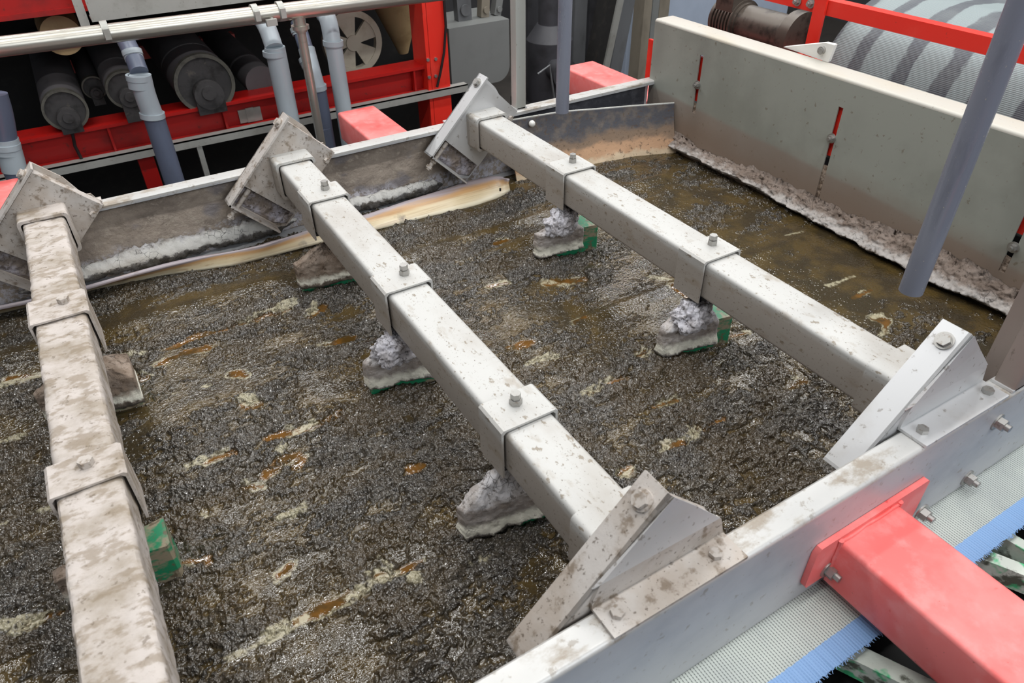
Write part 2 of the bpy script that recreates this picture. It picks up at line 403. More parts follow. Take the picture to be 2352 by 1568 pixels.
def tube(bm, pts, r, n=16, caps=True):
    pts = [Vector(p) for p in pts]; rs = r if hasattr(r, '__len__') else [r]*len(pts)
    L = []; prev = None
    for i, p in enumerate(pts):
        t = (pts[min(i+1, len(pts)-1)] - pts[max(i-1, 0)]).normalized()
        if prev is None: x, y, _ = frame(t)
        else:
            x = (prev - t*prev.dot(t)).normalized(); y = t.cross(x)
        prev = x
        L.append([bm.verts.new(p + (x*math.cos(2*math.pi*k/n) + y*math.sin(2*math.pi*k/n))*rs[i]) for k in range(n)])
    for A, B in zip(L, L[1:]):
        for k in range(n): bm.faces.new((A[k], A[(k+1) % n], B[(k+1) % n], B[k]))
    if caps: bm.faces.new(L[0][::-1]); bm.faces.new(L[-1])

def prism(bm, poly, d):
    """extrude a planar polygon (3d points) along d"""
    d = Vector(d)
    A = [bm.verts.new(Vector(p)) for p in poly]; B = [bm.verts.new(Vector(p)+d) for p in poly]
    n = len(A); bm.faces.new(A[::-1]); bm.faces.new(B)
    for i in range(n): bm.faces.new((A[i], A[(i+1) % n], B[(i+1) % n], B[i]))

def slab(bm, quad, th):
    """quad of 3d points thickened along its normal"""
    q = [Vector(p) for p in quad]; n = (q[1]-q[0]).cross(q[2]-q[0]).normalized()
    prism(bm, [p-n*th/2 for p in q], n*th)

def hexbolt(bm, p, axis, r, h, washer=True, stud=0):
    p = Vector(p); a = Vector(axis).normalized(); q = p
    if washer: cyl(bm, p, p+a*h*.22, r*1.45, n=20); q = p+a*h*.22
    cyl(bm, q, q+a*h, r, n=6, ph=random.random())
    if stud: cyl(bm, q+a*h, q+a*(h+stud), r*.55, n=12)

def bez(p0, p1, p2, n=8):
    return [p0*(1-t)**2 + p1*2*t*(1-t) + p2*t*t for t in [i/n for i in range(n+1)]]

def nz(v, s, oct=4): return mnoise.fractal(Vector(v)*s, 1., 2., oct)

# ------------------------------------------------------------------ room shell
def plane_obj(name, x0, x1, y0, y1, z0, z1, mat):
    bm = bm_new(); box(bm, x0, x1, y0, y1, z0, z1)
    return tag(finish(name, bm, mat), kind='structure')
plane_obj('floor', -4, 8.5, -3, 8.5, -.1, 0, 'floor')
plane_obj('wall_back', -4, 8.5, 8.4, 8.5, 0, 5, 'wall')
plane_obj('wall_right', 8.4, 8.5, -3, 8.4, 0, 5, 'wall')

# ------------------------------------------------------------------ table rails
NY0, NY1 = .397, .449          # near rail
FY0, FY1 = 2.270, 2.322        # far rail
RT = 1.355                     # rail top
def channel(bm, x0, x1, yw, yf, zt, zb, th=.005, lip=.014):
    """C section: web at yw, flanges reaching to yf, rounded bend, small return lip on the top flange"""
    s = 1 if yf > yw else -1; r = .009
    out = [Vector((0, yf, zt-lip)), Vector((0, yf, zt-.004)), Vector((0, yf-s*.004, zt))]
    for k in range(7):
        a = math.pi/2*k/6
        out.append(Vector((0, yw+s*(r-r*math.sin(a)), zt-r+r*math.cos(a))))
    out += [Vector((0, yw, zb)), Vector((0, yf, zb)), Vector((0, yf, zb+th)), Vector((0, yw+s*th, zb+th))]
    out += [Vector((0, yw+s*th, zt-th)), Vector((0, yf-s*th, zt-th)), Vector((0, yf-s*th, zt-lip))]
    prism(bm, [Vector((x0, p.y, p.z)) for p in out], (x1-x0, 0, 0))

near = thing('side_rail', (.6, NY0, 1.1), 'bright stainless side rail crossing the lower right corner, bolts on its outer face', 'side rail', 'long side rails of the sludge table')
bm = bm_new(); channel(bm, -.9, 2.3, NY0, NY1, RT, 1.093)
finish('channel', bm, 'rail', near, bevel=0, smooth=True)
for (px, py) in ((2290, 968), (2220, 1096)):
    p = at(px, py, 1, NY0)
    bm = bm_new(); hexbolt(bm, (p.x, NY0, p.z), (0, -1, 0), .0135, .014, True, .010)
    finish('bolt', bm, 'bolt', near, bevel=.0008)

far = thing('side_rail', (.6, FY1, 1.1), 'far side rail with white top edge and sludge-splashed inner face, behind the brackets', 'side rail', 'long side rails of the sludge table')
bm = bm_new(); channel(bm, -1.2, 2.055, FY1, FY0, RT, 1.10, .005, .016)
finish('channel', bm, 'rail', far, smooth=True)
# dirty lining of the inner web face, rough with dried sludge
bm = bm_new(); NX, NZ = 420, 34
g = []
for i in range(NX+1):
    row = []
    for j in range(NZ+1):
        x = -1.2 + 3.24*i/NX; z = 1.105 + .214*j/NZ
        t = 1-j/NZ
        d = .004 + .005*max(0, nz((x, 3, z), 9, 5)+.3)*(.5+t) + .004*nz((x, 1, z), 45, 3)*.5
        if x > 1.4: d *= .4
        row.append(bm.verts.new((x, FY1-.0055-max(.001, d), z)))
    g.append(row)
for i in range(NX):
    for j in range(NZ): bm.faces.new((g[i][j], g[i+1][j], g[i+1][j+1], g[i][j+1]))
b = [[bm.verts.new((r[k].co.x, FY1-.005, r[k].co.z)) for k in (0, NZ)] for r in g]
for i in range(NX):
    bm.faces.new((g[i][0], b[i][0], b[i+1][0], g[i+1][0])); bm.faces.new((g[i][NZ], g[i+1][NZ], b[i+1][1], b[i][1]))
finish('sludge_lining', bm, 'wall_web', far, smooth=True, angle=180)['label'] = 'grey-brown dried sludge on the rail face'

# ------------------------------------------------------------------ cross beams
YA, YB = .498, 2.222           # beam end plates
BT, BB = 1.400, 1.302
def rrect(cx, cz, hx, hz, r, n=5):
    pts = []
    for (sx, sz, a0) in ((1, 1, 0), (-1, 1, 90), (-1, -1, 180), (1, -1, 270)):
        for k in range(n+1):
            a = math.radians(a0+90*k/n)
            pts.append((cx+sx*(hx-r)+r*math.cos(a), cz+sz*(hz-r)+r*math.sin(a)))
    return pts

def rough_tube(bm, cx, cz, hx, hz, r, y0, y1, amp, seed, step=.006):
    ny = int((y1-y0)/step); prof = []
    base = rrect(cx, cz, hx, hz, r, 3)
    # subdivide the profile
    pts = []
    for i in range(len(base)):
        a, b2 = base[i], base[(i+1) % len(base)]
        L = math.hypot(b2[0]-a[0], b2[1]-a[1]); k = max(1, int(L/.009))
        for q in range(k): pts.append((a[0]+(b2[0]-a[0])*q/k, a[1]+(b2[1]-a[1])*q/k))
    rows = []
    for j in range(ny+1):
        y = y0+(y1-y0)*j/ny; row = []
        for (x, z) in pts:
            dx, dz = x-cx, z-cz; L = math.hypot(dx, dz)
            e = amp*(nz((x*1.4, y, z+seed), 22, 4)*.8+nz((x, y, z-seed), 70, 3)*.35)
            row.append(bm.verts.new((x+dx/L*e, y, z+dz/L*e)))
        rows.append(row)
    n = len(pts)
    for A, B in zip(rows, rows[1:]):
        for i in range(n): bm.faces.new((A[i], A[(i+1) % n], B[(i+1) % n], B[i]))
    bm.faces.new(rows[0][::-1]); bm.faces.new(rows[-1])

def diamond(cx, cz, u, v):
    """local 45-degree axes of the brackets: u up-right, v up-left"""
    return (cx + (u-v)*R2, cz + (u+v)*R2)
CZ = 1.358

def make_beam(cx, label, dirty, far_only=False):
    mt = 'beam_dirty' if dirty else 'beam'
    t = thing('cross_beam', (cx, 1.36, BB), label, 'beam', 'square tube cross beams over the sludge')
    bm = bm_new()
    if dirty: rough_tube(bm, cx, (BT+BB)/2, .0505, .049, .011, YA+.01, YB-.005, .0028, cx)
    else: prism(bm, [(x, YA+.01, z) for x, z in rrect(cx, (BT+BB)/2, .0505, .049, .010)], (0, YB-YA-.015, 0))
    finish('tube', bm, mt, t, smooth=True, angle=30)
    # collars and end plates at both ends
    for (ye, s) in ((YB, -1), (YA, 1)):
        bm = bm_new()
        o = rrect(cx, 1.351, .062, .060, .012); i_ = rrect(cx, 1.351, .0545, .0525, .010)
        n = len(o); d = .075*s
        A = [bm.verts.new((x, ye, z)) for x, z in o]; B = [bm.verts.new((x, ye+d, z)) for x, z in o]
        C = [bm.verts.new((x, ye+d, z)) for x, z in i_]; D = [bm.verts.new((x, ye+d*.15, z)) for x, z in i_]
        for P, Q in ((A, B), (B, C), (C, D)):
            for k in range(n): bm.faces.new((P[k], P[(k+1) % n], Q[(k+1) % n], Q[k]))
        finish('collar', bm, mt if dirty else 'beam', t, smooth=True, angle=40)
        bm = bm_new()
        u0, u1, v0, v1 = -.126, .118, -.094, .094
        tip = [diamond(cx, CZ, *q) for q in ((u1, v1), (u0, v1), (u0, v0), (u1, v0))]
        prism(bm, [(x, ye-s*.006, z) for x, z in tip], (0, s*.006, 0))
        # return flanges of the tray, pointing to the rail
        for (ua, va, ub, vb) in ((u0, v1, u1, v1), (u0, v0, u0, v1), (u1, v0, u1, v1), (u0, v0, u1, v0)):
            a = diamond(cx, CZ, ua, va); b2 = diamond(cx, CZ, ub, vb)
            n2 = Vector((b2[0]-a[0], 0, b2[1]-a[1])).normalized().cross(Vector((0, 1, 0)))
            c2 = Vector((cx, 0, CZ)); mid = Vector(((a[0]+b2[0])/2, 0, (a[1]+b2[1])/2))
            if n2.dot(c2-mid) < 0: n2 = -n2
            q = [Vector((a[0], ye-s*.0055, a[1])), Vector((b2[0], ye-s*.0055, b2[1]))]
            q2 = [p+n2*.005 for p in q]
            prism(bm, [q[0], q[1], q2[1], q2[0]], (0, -s*.030, 0))
        ep = finish('end_plate', bm, 'bracket_dirty' if (dirty or cx < 1) else 'bracket', t)
        # bolt by the right-hand corner of the end plate
        x, z = diamond(cx, CZ, .082, -.082)
        bm = bm_new(); hexbolt(bm, (x, ye+s*.0, z), (.25, s, -.12), .009, .011, False)
        finish('bolt', bm, 'bolt_dirty', ep, bevel=.0006)
    return t

BX = (-.198, .501, 1.203)
make_beam(BX[0], 'mud-caked cross beam at the left edge, nearest the camera', True)
make_beam(BX[1], 'middle cross beam carrying three clamps, light grey and speckled', False)
make_beam(BX[2], 'cleanest cross beam, rightmost of the three, carrying two clamps', False)

# ------------------------------------------------------------------ end brackets
def make_bracket(cx, side, label, dirty):
    mt = 'bracket_dirty' if dirty else 'bracket'
    if side == 'near': yi, yb, s, yf = .511, .455, -1, NY0
    else: yi, yb, s, yf = 2.206, 2.264, 1, FY1
    t = thing('end_bracket', (cx, yb, 1.36), label, 'bracket', 'folded brackets holding the beam ends')
    bm = bm_new(); th = .006
    uL, uT, vT, vB = -.204, .132, .104, -.085
    P = lambda u, v, y: Vector((diamond(cx, CZ, u, v)[0], y, diamond(cx, CZ, u, v)[1]))
    # upper-left and lower-left flanges
    prism(bm, [P(uL, vT, yi), P(uT, vT, yi), P(uT, vT-th, yi), P(uL, vT-th, yi)], (0, yb-yi, 0))
    prism(bm, [P(uL, vT, yi), P(uL, vB, yi), P(uL+th, vB, yi), P(uL+th, vT, yi)], (0, yb-yi, 0))
    # back plate, cut level above the foot riser
    us = uL
    poly = [P(us, vT, yb), P(us, vB, yb), P(us+.022, vB-.030, yb), P(-.125, vB-.034, yb), P(-.105, vB-.006, yb), P(.10, vB, yb), P(uT, .02, yb), P(uT, vT, yb)]
    prism(bm, poly, (0, s*-.006, 0))
    fp = finish('flanged_plate', bm, mt, t, bevel=.002)
    # foot angle: riser + foot on the rail
    bm = bm_new(); x0, x1 = cx-.108, cx+.150
    ry = NY1+.001 if side == 'near' else FY0-.001
    zc = 1.412
    if side == 'near':
        # folded skirt panel from the flange bend to the crease line above the riser
        a0 = P(uT, vT-.012, yb); a1 = P(-.045, vT, yb)
        q = [Vector((x0+.012, ry, zc)), Vector((x1-.020, ry, zc)), P(uT, .03, yb), a0, a1]
        for tri in ((0, 1, 2), (0, 2, 3), (0, 3, 4)):
            v = [bm.verts.new(q[i]) for i in tri]; bm.faces.new(v)
        bmesh.ops.remove_doubles(bm, verts=bm.verts, dist=1e-5)
        bmesh.ops.recalc_face_normals(bm, faces=bm.faces); bmesh.ops.solidify(bm, geom=bm.faces[:], thickness=.003)
        finish('fold_panel', bm, 'bracket', t)['label'] = 'cleaner folded panel between plate and foot'
        bm = bm_new()
        rz = [Vector((x0, ry, RT+.007)), Vector((x1, ry, RT+.007)), Vector((x1-.012, ry, zc-.01)), Vector((x1-.020, ry, zc)), Vector((x0+.012, ry, zc)), Vector((x0, ry, zc-.035))]
        prism(bm, rz, (0, .005, 0))
        box(bm, x0, x1, NY0-.001, ry+.004, RT+.001, RT+.007)
        ft = finish('foot', bm, mt, t, bevel=.0015)
        for dx in (-.082, .108 if cx < 1 else .122):
            bm = bm_new(); hexbolt(bm, (cx+dx, .424, RT+.007), (0, 0, 1), .011, .009, False)
            finish('bolt', bm, 'bolt_dirty' if dirty else 'bolt', ft, bevel=.0012)
    else:
        rz = [Vector((x0, ry, RT+.007)), Vector((x1, ry, RT+.007)), Vector((x1-.02, ry, 1.40)), Vector((x0+.02, ry, 1.40))]
        prism(bm, rz, (0, -.005, 0))
        box(bm, x0, x1, ry-.004, FY1, RT+.001, RT+.007)
        finish('foot', bm, mt, t, bevel=.0015)
    # bolts through the flanges
    bu = P(.098, vT, yi+(yb-yi)*.5)
    bm = bm_new(); hexbolt(bm, bu, (-R2, 0, R2), .013, .013, False)
    cyl(bm, bu, bu+Vector((-R2, 0, R2))*.004, .017, n=20)
    finish('bolt', bm, 'bolt_dirty' if dirty else 'bolt', fp, bevel=.0012)
    bl = P(uL, .070, yi+(yb-yi)*.45)
    d = Vector((-R2, 0, -R2))
    bm = bm_new(); cyl(bm, bl-d*.075, bl+d*.042, .0075, n=12); hexbolt(bm, bl, d, .012, .011, False); hexbolt(bm, bl+d*.026, d, .012, .010, False)
    finish('adjusting_bolt', bm, 'bolt_dirty', fp, bevel=.0006)
    if side == 'far':      # sludge dried on the lower part of the plate
        bm = bm_new(); NU, NV = 60, 36; top = []; bot = []
        for i in range(NU+1):
            rt, rb = [], []
            for j in range(NV+1):
                v = vT-.012+(vB-.026-vT+.012)*i/NU; u = -.194+max(0, .020*(i/NU-.8)*5)+(.112 if i/NU < .78 else .060)*j/NV
                q = Vector((u*1.0, v, cx)); edge = min(1, i/4, j/4, (NU-i)/3, (NV-j)/4)
                e = (.004+.010*max(0, nz(q, 20, 4)+.1)+.004*nz(q, 70, 4)+.002*nz(q, 190, 2))*edge
                rt.append(bm.verts.new(P(u, v, yb-.0062-max(.0002, e)))); rb.append(bm.verts.new(P(u, v, yb-.005)))
            top.append(rt); bot.append(rb)
        for i in range(NU):
            for j in range(NV):
                bm.faces.new((top[i][j], top[i+1][j], top[i+1][j+1], top[i][j+1]))
                bm.faces.new((bot[i][j], bot[i][j+1], bot[i+1][j+1], bot[i+1][j]))
        for i in range(NU):
            for k in (0, NV): bm.faces.new((top[i][k], bot[i][k], bot[i+1][k], top[i+1][k]))
        for k in (0, NU):
            for j in range(NV): bm.faces.new((top[k][j], top[k][j+1], bot[k][j+1], bot[k][j]))
        finish('dried_sludge', bm, 'crust_bracket', fp, smooth=True, angle=180)
    return t

make_bracket(BX[2], 'near', 'clean stainless bracket under the near end of the rightmost beam', False)
make_bracket(BX[1], 'near', 'mud-splashed bracket at the near end of the middle beam, bottom centre', True)
make_bracket(BX[2], 'far', 'pale bracket at the far end of the rightmost beam, tallest in the photo', False)
make_bracket(BX[1], 'far', 'speckled bracket at the far end of the middle beam', True)
make_bracket(BX[0], 'far', 'dirty bracket at the far end of the left beam, cut by the photo edge', True)

# ------------------------------------------------------------------ clamps with plough blades
SZ = 1.103                     # sludge level
def make_plow(cx, y0, y1, label, dirty, crust='crust', cover=.75, crown=.02, green=True, ap=.118, seed=0, lump=True):
    mt = 'beam_dirty' if dirty else 'beam'
    yc = (y0+y1)/2
    t = thing('plough', (cx, yc, 1.09), label, 'plough', 'plough blades clamped under the beams')
    # saddle clamp
    bm = bm_new(); hx = .0555; th = .0045
    o = [(-hx-th, BB-.012), (-hx-th, BT+.004), (-hx-th+.005, BT+.0085), (hx+th-.005, BT+.0085), (hx+th, BT+.004), (hx+th, BB-.012),
         (hx, BB-.012), (hx, BT-.002), (hx-.006, BT+.004), (-hx+.006, BT+.004), (-hx, BT-.002), (-hx, BB-.012)]
    prism(bm, [(cx+x, y0, z) for x, z in o], (0, y1-y0, 0))
    clamp = finish('clamp', bm, mt, t, bevel=.0012)
    p = Vector((cx+random.uniform(.0, .02), yc+.01, BT+.0085))
    bm = bm_new(); hexbolt(bm, p, (0, 0, 1), .0125, .013, False, .0); cyl(bm, p, p+Vector((0, 0, .006)), .011, n=16)
    if not dirty: hexbolt(bm, p+Vector((0, 0, .014)), (0, 0, 1), .010, .012, False)
    finish('bolt', bm, 'bolt_dirty' if dirty else 'bolt', clamp, bevel=.001)
    # stem
    bm = bm_new(); box(bm, cx-.018, cx+.022, yc-.018, yc+.018, 1.19, BB-.001)
    box(bm, cx-.05, cx+.05, yc-.03, yc+.03, BB-.010, BB-.001)
    finish('stem', bm, 'black' if dirty else 'dark_steel', t, bevel=.002)
    # blade: wedge in plan with its point to the left
    xa, xb, hw = cx-ap, cx+.088, .045
    zb, zt = 1.088, 1.200
    if dirty and cover < 1: xb -= .018; hw = .038
    bm = bm_new()
    plan = [(xa, yc-.006), (xb-.006, yc-hw), (xb, yc-hw+.006), (xb, yc+hw), (xa, yc+.006)]
    prism(bm, [(x, y, zb) for x, y in plan], (0, 0, zt-zb))
    blade = finish('blade', bm, 'green_dirty' if dirty else 'green', t, bevel=.003)
    # dried crust: an uneven jacket round the pointed part of the blade, flaring at its foot
    bm = bm_new(); NA, NH = 84, 30; rows = []
    xe = xa + (xb-xa)*cover
    def outline(s):
        # s 0..1 runs front side right -> point -> back side right
        if s < .5: k = s/.5; return Vector((xe+(xa-.006-xe)*k, yc-.004-hw*(cover if cover < 1 else 1)*(1-k)-.002, 0))
        k = (s-.5)/.5; return Vector((xa-.006+(xe-xa+.006)*k, yc+.004+hw*cover*k+.002, 0))
    top_z = zt+crown
    for j in range(NH+1):
        tz = j/NH; z = 1.128+(top_z-1.128)*tz; row = []
        for i in range(NA+1):
            s = i/NA; p = outline(s)
            taper = max(0, (z-zt-.002)/max(crown, .001))
            p = p.lerp(Vector((cx-.012, yc, 0)), min(.80, taper*.72 + (.06*max(0, tz-.5))))
            d = (p-Vector((cx-.01, yc, 0))); L = max(d.length, .001); d /= L
            nn = Vector((-d.x*.3, -1 if s < .5 else 1, 0)).normalized(); nn = (nn+d*.5).normalized()
            e = .0035+.011*max(0, 1-tz*5)*(.6+.8*nz((p.x, p.y, seed), 26, 3)) + (.0035 if z < zt else .008)*nz((p.x*1.2, p.y+seed, z), 30, 5)+.003*nz((p.x, p.y, z+seed), 110, 3)
            if .35 < s < .65: e += .002
            zz = z + (.009*nz((p.x, seed, p.y), 18, 3) - .012*(1-abs(s-.5)*2)*0 if j == 0 else 0)
            if j > NH*.8: zz += .014*nz((p.x, p.y, seed+4), 24, 3)*(tz-.8)*5
            row.append(bm.verts.new((p.x+nn.x*max(.001, e), p.y+nn.y*max(.001, e), zz)))
        rows.append(row)
    for A, B in zip(rows, rows[1:]):
        for i in range(NA): bm.faces.new((A[i], A[i+1], B[i+1], B[i]))
    bm.faces.new(rows[-1]); bm.faces.new(rows[0][::-1])
    for A, B in zip(rows, rows[1:]): bm.faces.new((A[0], B[0], B[NA], A[NA]))
    finish('crust', bm, crust, blade, smooth=True, angle=180)['label'] = 'flaking grey-white dried sludge'
    if lump:
        bm = bm_new(); bmesh.ops.create_icosphere(bm, subdivisions=5, radius=1)
        for v in bm.verts:
            d = v.co.copy(); e = 1+.35*nz(d+Vector((seed, 0, 0)), 1.6, 3)+.16*nz(d+Vector((0, seed, 0)), 5, 4)+.06*nz(d, 14, 3)
            v.co = Vector((cx-.045+d.x*.052*e, yc-.022+d.y*.040*e, 1.232+d.z*.042*e))
        finish('lump', bm, 'crust_lump', blade, smooth=True, angle=180)
    return t

make_plow(BX[2], 1.025, 1.115, 'plough under the front clamp of the rightmost beam, green corner showing', False, 'crust', .74, .07, seed=1)
make_plow(BX[2], 1.620, 1.712, 'plough under the rear clamp of the rightmost beam, lumpy crown and green end', False, 'crust', .72, .02, seed=2.3)
make_plow(BX[1], .788, .872, 'big white-crusted plough under the front clamp of the middle beam', False, 'crust', 1.0, .075, seed=3.7, ap=.128, lump=False)
make_plow(BX[1], 1.308, 1.395, 'white-topped plough under the centre clamp of the middle beam', False, 'crust', .98, .05, seed=4.1)
make_plow(BX[1], 1.845, 1.942, 'brown plough under the rear clamp of the middle beam, by the wooden strip', False, 'crust_brown', .98, .045, seed=5.2, lump=False)
make_plow(BX[0], 1.602, 1.705, 'brown-topped plough under the rear clamp of the left beam', True, 'crust_brown', 1.0, .05, seed=6.6, lump=False)
make_plow(BX[0], 1.042, 1.124, 'green scuffed plough under the front clamp of the left beam', True, 'crust_brown', .62, .02, seed=7.4, lump=False)

# ------------------------------------------------------------------ sludge
def vnoise(X, Y, s, seed, sx=1.):
    rs = np.random.RandomState(seed); T = rs.rand(256, 256).astype(np.float32)
    x = X*s/sx; y = Y*s
    xi = np.floor(x).astype(int); yi = np.floor(y).astype(int); fx = x-xi; fy = y-yi
    fx = fx*fx*fx*(fx*(fx*6-15)+10); fy = fy*fy*fy*(fy*(fy*6-15)+10)
    a = T[xi & 255, yi & 255]; b = T[(xi+1) & 255, yi & 255]; c = T[xi & 255, (yi+1) & 255]; d = T[(xi+1) & 255, (yi+1) & 255]
    return (a*(1-fx)+b*fx)*(1-fy)+(c*(1-fx)+d*fx)*fy - .5
def fbm(X, Y, s, seed, o=4, sx=1., g=.5):
    r = 0; a = 1
    for k in range(o): r = r+a*vnoise(X+k*3.7, Y+k*1.3, s*2**k, seed+k, sx); a *= g
    return r
def sst(x, a, b):
    t = np.clip((x-a)/(b-a), 0, 1); return t*t*(3-2*t)

def seg_dist(X, Y, pts):
    D = np.full(X.shape, 9., np.float32)
    for (a, b) in zip(pts, pts[1:]):
        ax, ay, wa = a; bx, by, wb = b; dx, dy = bx-ax, by-ay
        t = np.clip(((X-ax)*dx+(Y-ay)*dy)/(dx*dx+dy*dy+1e-9), 0, 1)
        D = np.minimum(D, np.hypot(X-ax-t*dx, Y-ay-t*dy)-(wa+(wb-wa)*t))
    return D

def poly_world(pl):
    out = []
    for (px, py, w) in pl:
        p = at(px, py, 2, SZ); dep = (p-CAM).dot(_f)
        out.append((p.x, p.y, w*dep/FPX))
    return out

POOLS = [   # photo polylines with half widths: amber water standing in the furrows
    [(615, 1008, 5), (650, 998, 12), (700, 985, 7), (760, 962, 8), (785, 942, 5)],
    [(470, 1062, 3), (500, 1050, 8), (535, 1040, 11)],
    [(360, 840, 5), (420, 812, 12), (470, 800, 8)], [(385, 800, 5), (450, 772, 12), (520, 758, 7)], [(540, 748, 6), (620, 722, 7), (660, 712, 8)],
    [(715, 725, 6), (740, 705, 10)], [(735, 795, 5), (770, 787, 7), (812, 776, 5)], [(535, 860, 8), (560, 860, 4)],
    [(560, 935, 12), (590, 930, 8)], [(610, 1095, 8), (640, 1060, 10), (690, 1045, 6)], [(560, 1120, 8), (600, 1115, 9)],
    [(690, 1425, 8), (740, 1400, 11), (790, 1375, 8), (800, 1360, 4)], [(915, 1310, 10), (945, 1295, 14), (965, 1285, 6)],
    [(520, 1510, 5), (560, 1495, 8)], [(640, 1320, 12), (665, 1300, 8)], [(70, 1440, 12), (130, 1415, 10)],
    [(1530, 1028, 6), (1570, 1018, 8)], [(1600, 990, 6), (1640, 975, 13), (1665, 962, 8)], [(1425, 1090, 7), (1445, 1078, 8), (1452, 1068, 4)],
    [(1355, 905, 5), (1385, 885, 9), (1440, 872, 9)], [(1395, 880, 6), (1460, 868, 6)], [(1125, 655, 7), (1165, 650, 6)],
    [(1260, 652, 8), (1340, 642, 6)], [(1320, 742, 8), (1345, 735, 6)], [(1170, 798, 7), (1200, 792, 9), (1220, 788, 4)],
    [(1465, 820, 10), (1480, 812, 9)], [(1815, 890, 9), (1850, 876, 10)], [(2010, 735, 8), (2035, 742, 14), (2030, 765, 5)],
    [(1960, 690, 4), (2000, 672, 5)], [(1680, 775, 6), (1720, 768, 5)], [(945, 1075, 14), (975, 1065, 8)],
    [(1500, 935, 8), (1550, 920, 5)], [(870, 1320, 12), (900, 1322, 6)], [(330, 870, 10), (300, 868, 6)], [(680, 1070, 6), (700, 1050, 8)],
    [(1140, 560, 4), (1165, 552, 4)], [(1580, 690, 5), (1540, 660, 5)], [(20, 870, 4), (90, 862, 3)], [(430, 1290, 12), (470, 1285, 8)], [(210, 1150, 8), (300, 1130, 8)]]
FOAMS = [
    [(640, 1020, 5), (660, 1005, 8), (720, 970, 5)], [(430, 1066, 7), (465, 1058, 6)], [(640, 712, 9), (668, 698, 8), (650, 706, 14)], [(715, 716, 10), (722, 705, 6)],
    [(560, 915, 12), (575, 925, 14)], [(640, 1030, 8), (655, 1022, 4)], [(545, 1500, 12), (640, 1455, 12), (700, 1420, 6)],
    [(800, 1370, 8), (860, 1335, 9), (915, 1310, 6)], [(950, 1330, 12), (965, 1340, 8)], [(480, 1525, 6), (520, 1510, 6)], [(870, 1285, 6), (900, 1300, 5)],
    [(0, 1440, 12), (80, 1425, 14), (40, 1452, 10)], [(0, 1205, 5), (120, 1165, 6)], [(0, 885, 3), (100, 860, 4)], [(0, 1020, 9), (50, 1005, 10)], [(1590, 1002, 6), (1605, 988, 5)],
    [(1345, 905, 6), (1380, 890, 5), (1400, 870, 6)], [(1120, 648, 6), (1160, 645, 5)], [(1250, 648, 4), (1300, 656, 4)], [(1520, 1035, 6), (1535, 1024, 5)], [(1430, 1095, 4), (1460, 1066, 4)],
    [(2030, 760, 7), (2020, 775, 4)], [(1990, 730, 4), (2020, 728, 5)], [(1905, 660, 5), (1960, 640, 4)], [(1800, 545, 4), (1840, 538, 4)], [(480, 885, 4), (400, 905, 4)], [(250, 830, 4), (330, 812, 4)],
    [(470, 1180, 5), (490, 1190, 5)], [(1490, 640, 5), (1555, 650, 7)], [(640, 1185, 4), (700, 1165, 6)], [(1080, 1300, 4), (1110, 1290, 5)], [(1210, 835, 4), (1270, 820, 5)], [(870, 1310, 6), (840, 1320, 4)]]

x0, x1, y0, y1, st = -.95, 2.045, .452, 2.272, .0027
nx, ny = int((x1-x0)/st), int((y1-y0)/st)
X, Y = np.meshgrid(np.linspace(x0, x1, nx), np.linspace(y0, y1, ny), indexing='ij')
X = X.astype(np.float32); Y = Y.astype(np.float32)
wx = X+.018*fbm(X, Y, 9, 5, 3); wy = Y+.018*fbm(X, Y, 9, 15, 3)
low = fbm(X, Y, 5, 21, 3, 2.2)
med = fbm(wx, wy, 22, 31, 3, 2.0)
bil = -np.abs(fbm(wx, wy, 48, 41, 3, 1.5))
fin = -np.abs(fbm(wx, wy, 110, 51, 2, 1.2))
gra = fbm(X, Y, 210, 61, 2)
h = .010*low + .013*med + .020*bil + .011*fin + .0045*gra + .007
# furrow bands parallel to the belt travel
band = lambda yc, w, xa, xb: np.exp(-((Y-yc-.02*fbm(X, Y, 3, 77, 2, 3))/w)**2)*sst(X, xa, xa+.12)*(1-sst(X, xb-.12, xb))
smooth = np.clip(band(1.93, .030, .5, 1.95) + band(2.02, .05, -.9, .42) + .8*band(1.80, .02, .75, 1.7) + .6*band(1.32, .02, .8, 2.0) + .5*band(1.0, .03, 1.2, 2.0), 0, 1)
ridge = band(2.05, .035, .45, 1.5)+.5*band(1.86, .022, -.2, 1.1)
h += .012*ridge
level = -.0018 + .0080*sst(X, .6, 1.7)*sst(Y, .45, .7) + .006*fbm(X, Y, 3.2, 91, 3, 2.4) + .003*fbm(X, Y, 12, 92, 3, 2.)
level += .011*smooth
level -= .012*ridge
amber = np.zeros_like(X); foam = np.zeros_like(X)
jag = .016*fbm(X, Y, 26, 101, 4, 1.8)+.006*fbm(X, Y, 130, 105, 2)
for pl in POOLS:
    D = seg_dist(X, Y, poly_world(pl))+jag
    amber = np.maximum(amber, 1-sst(D, -.002, .003))
    foam = np.maximum(foam, (1-sst(np.abs(D-.004), .001, .0045))*sst(fbm(X, Y, 15, 111, 2), -.02, .12)*.9)
    level = np.maximum(level, -.0015 - .5*sst(D, .0, .01))
    h -= .010*(1-sst(D, -.004, .010))
for pl in FOAMS:
    D = seg_dist(X, Y, poly_world(pl))+jag*1.1
    f = 1-sst(D, -.003, .003); foam = np.maximum(foam, f); h += .003*f
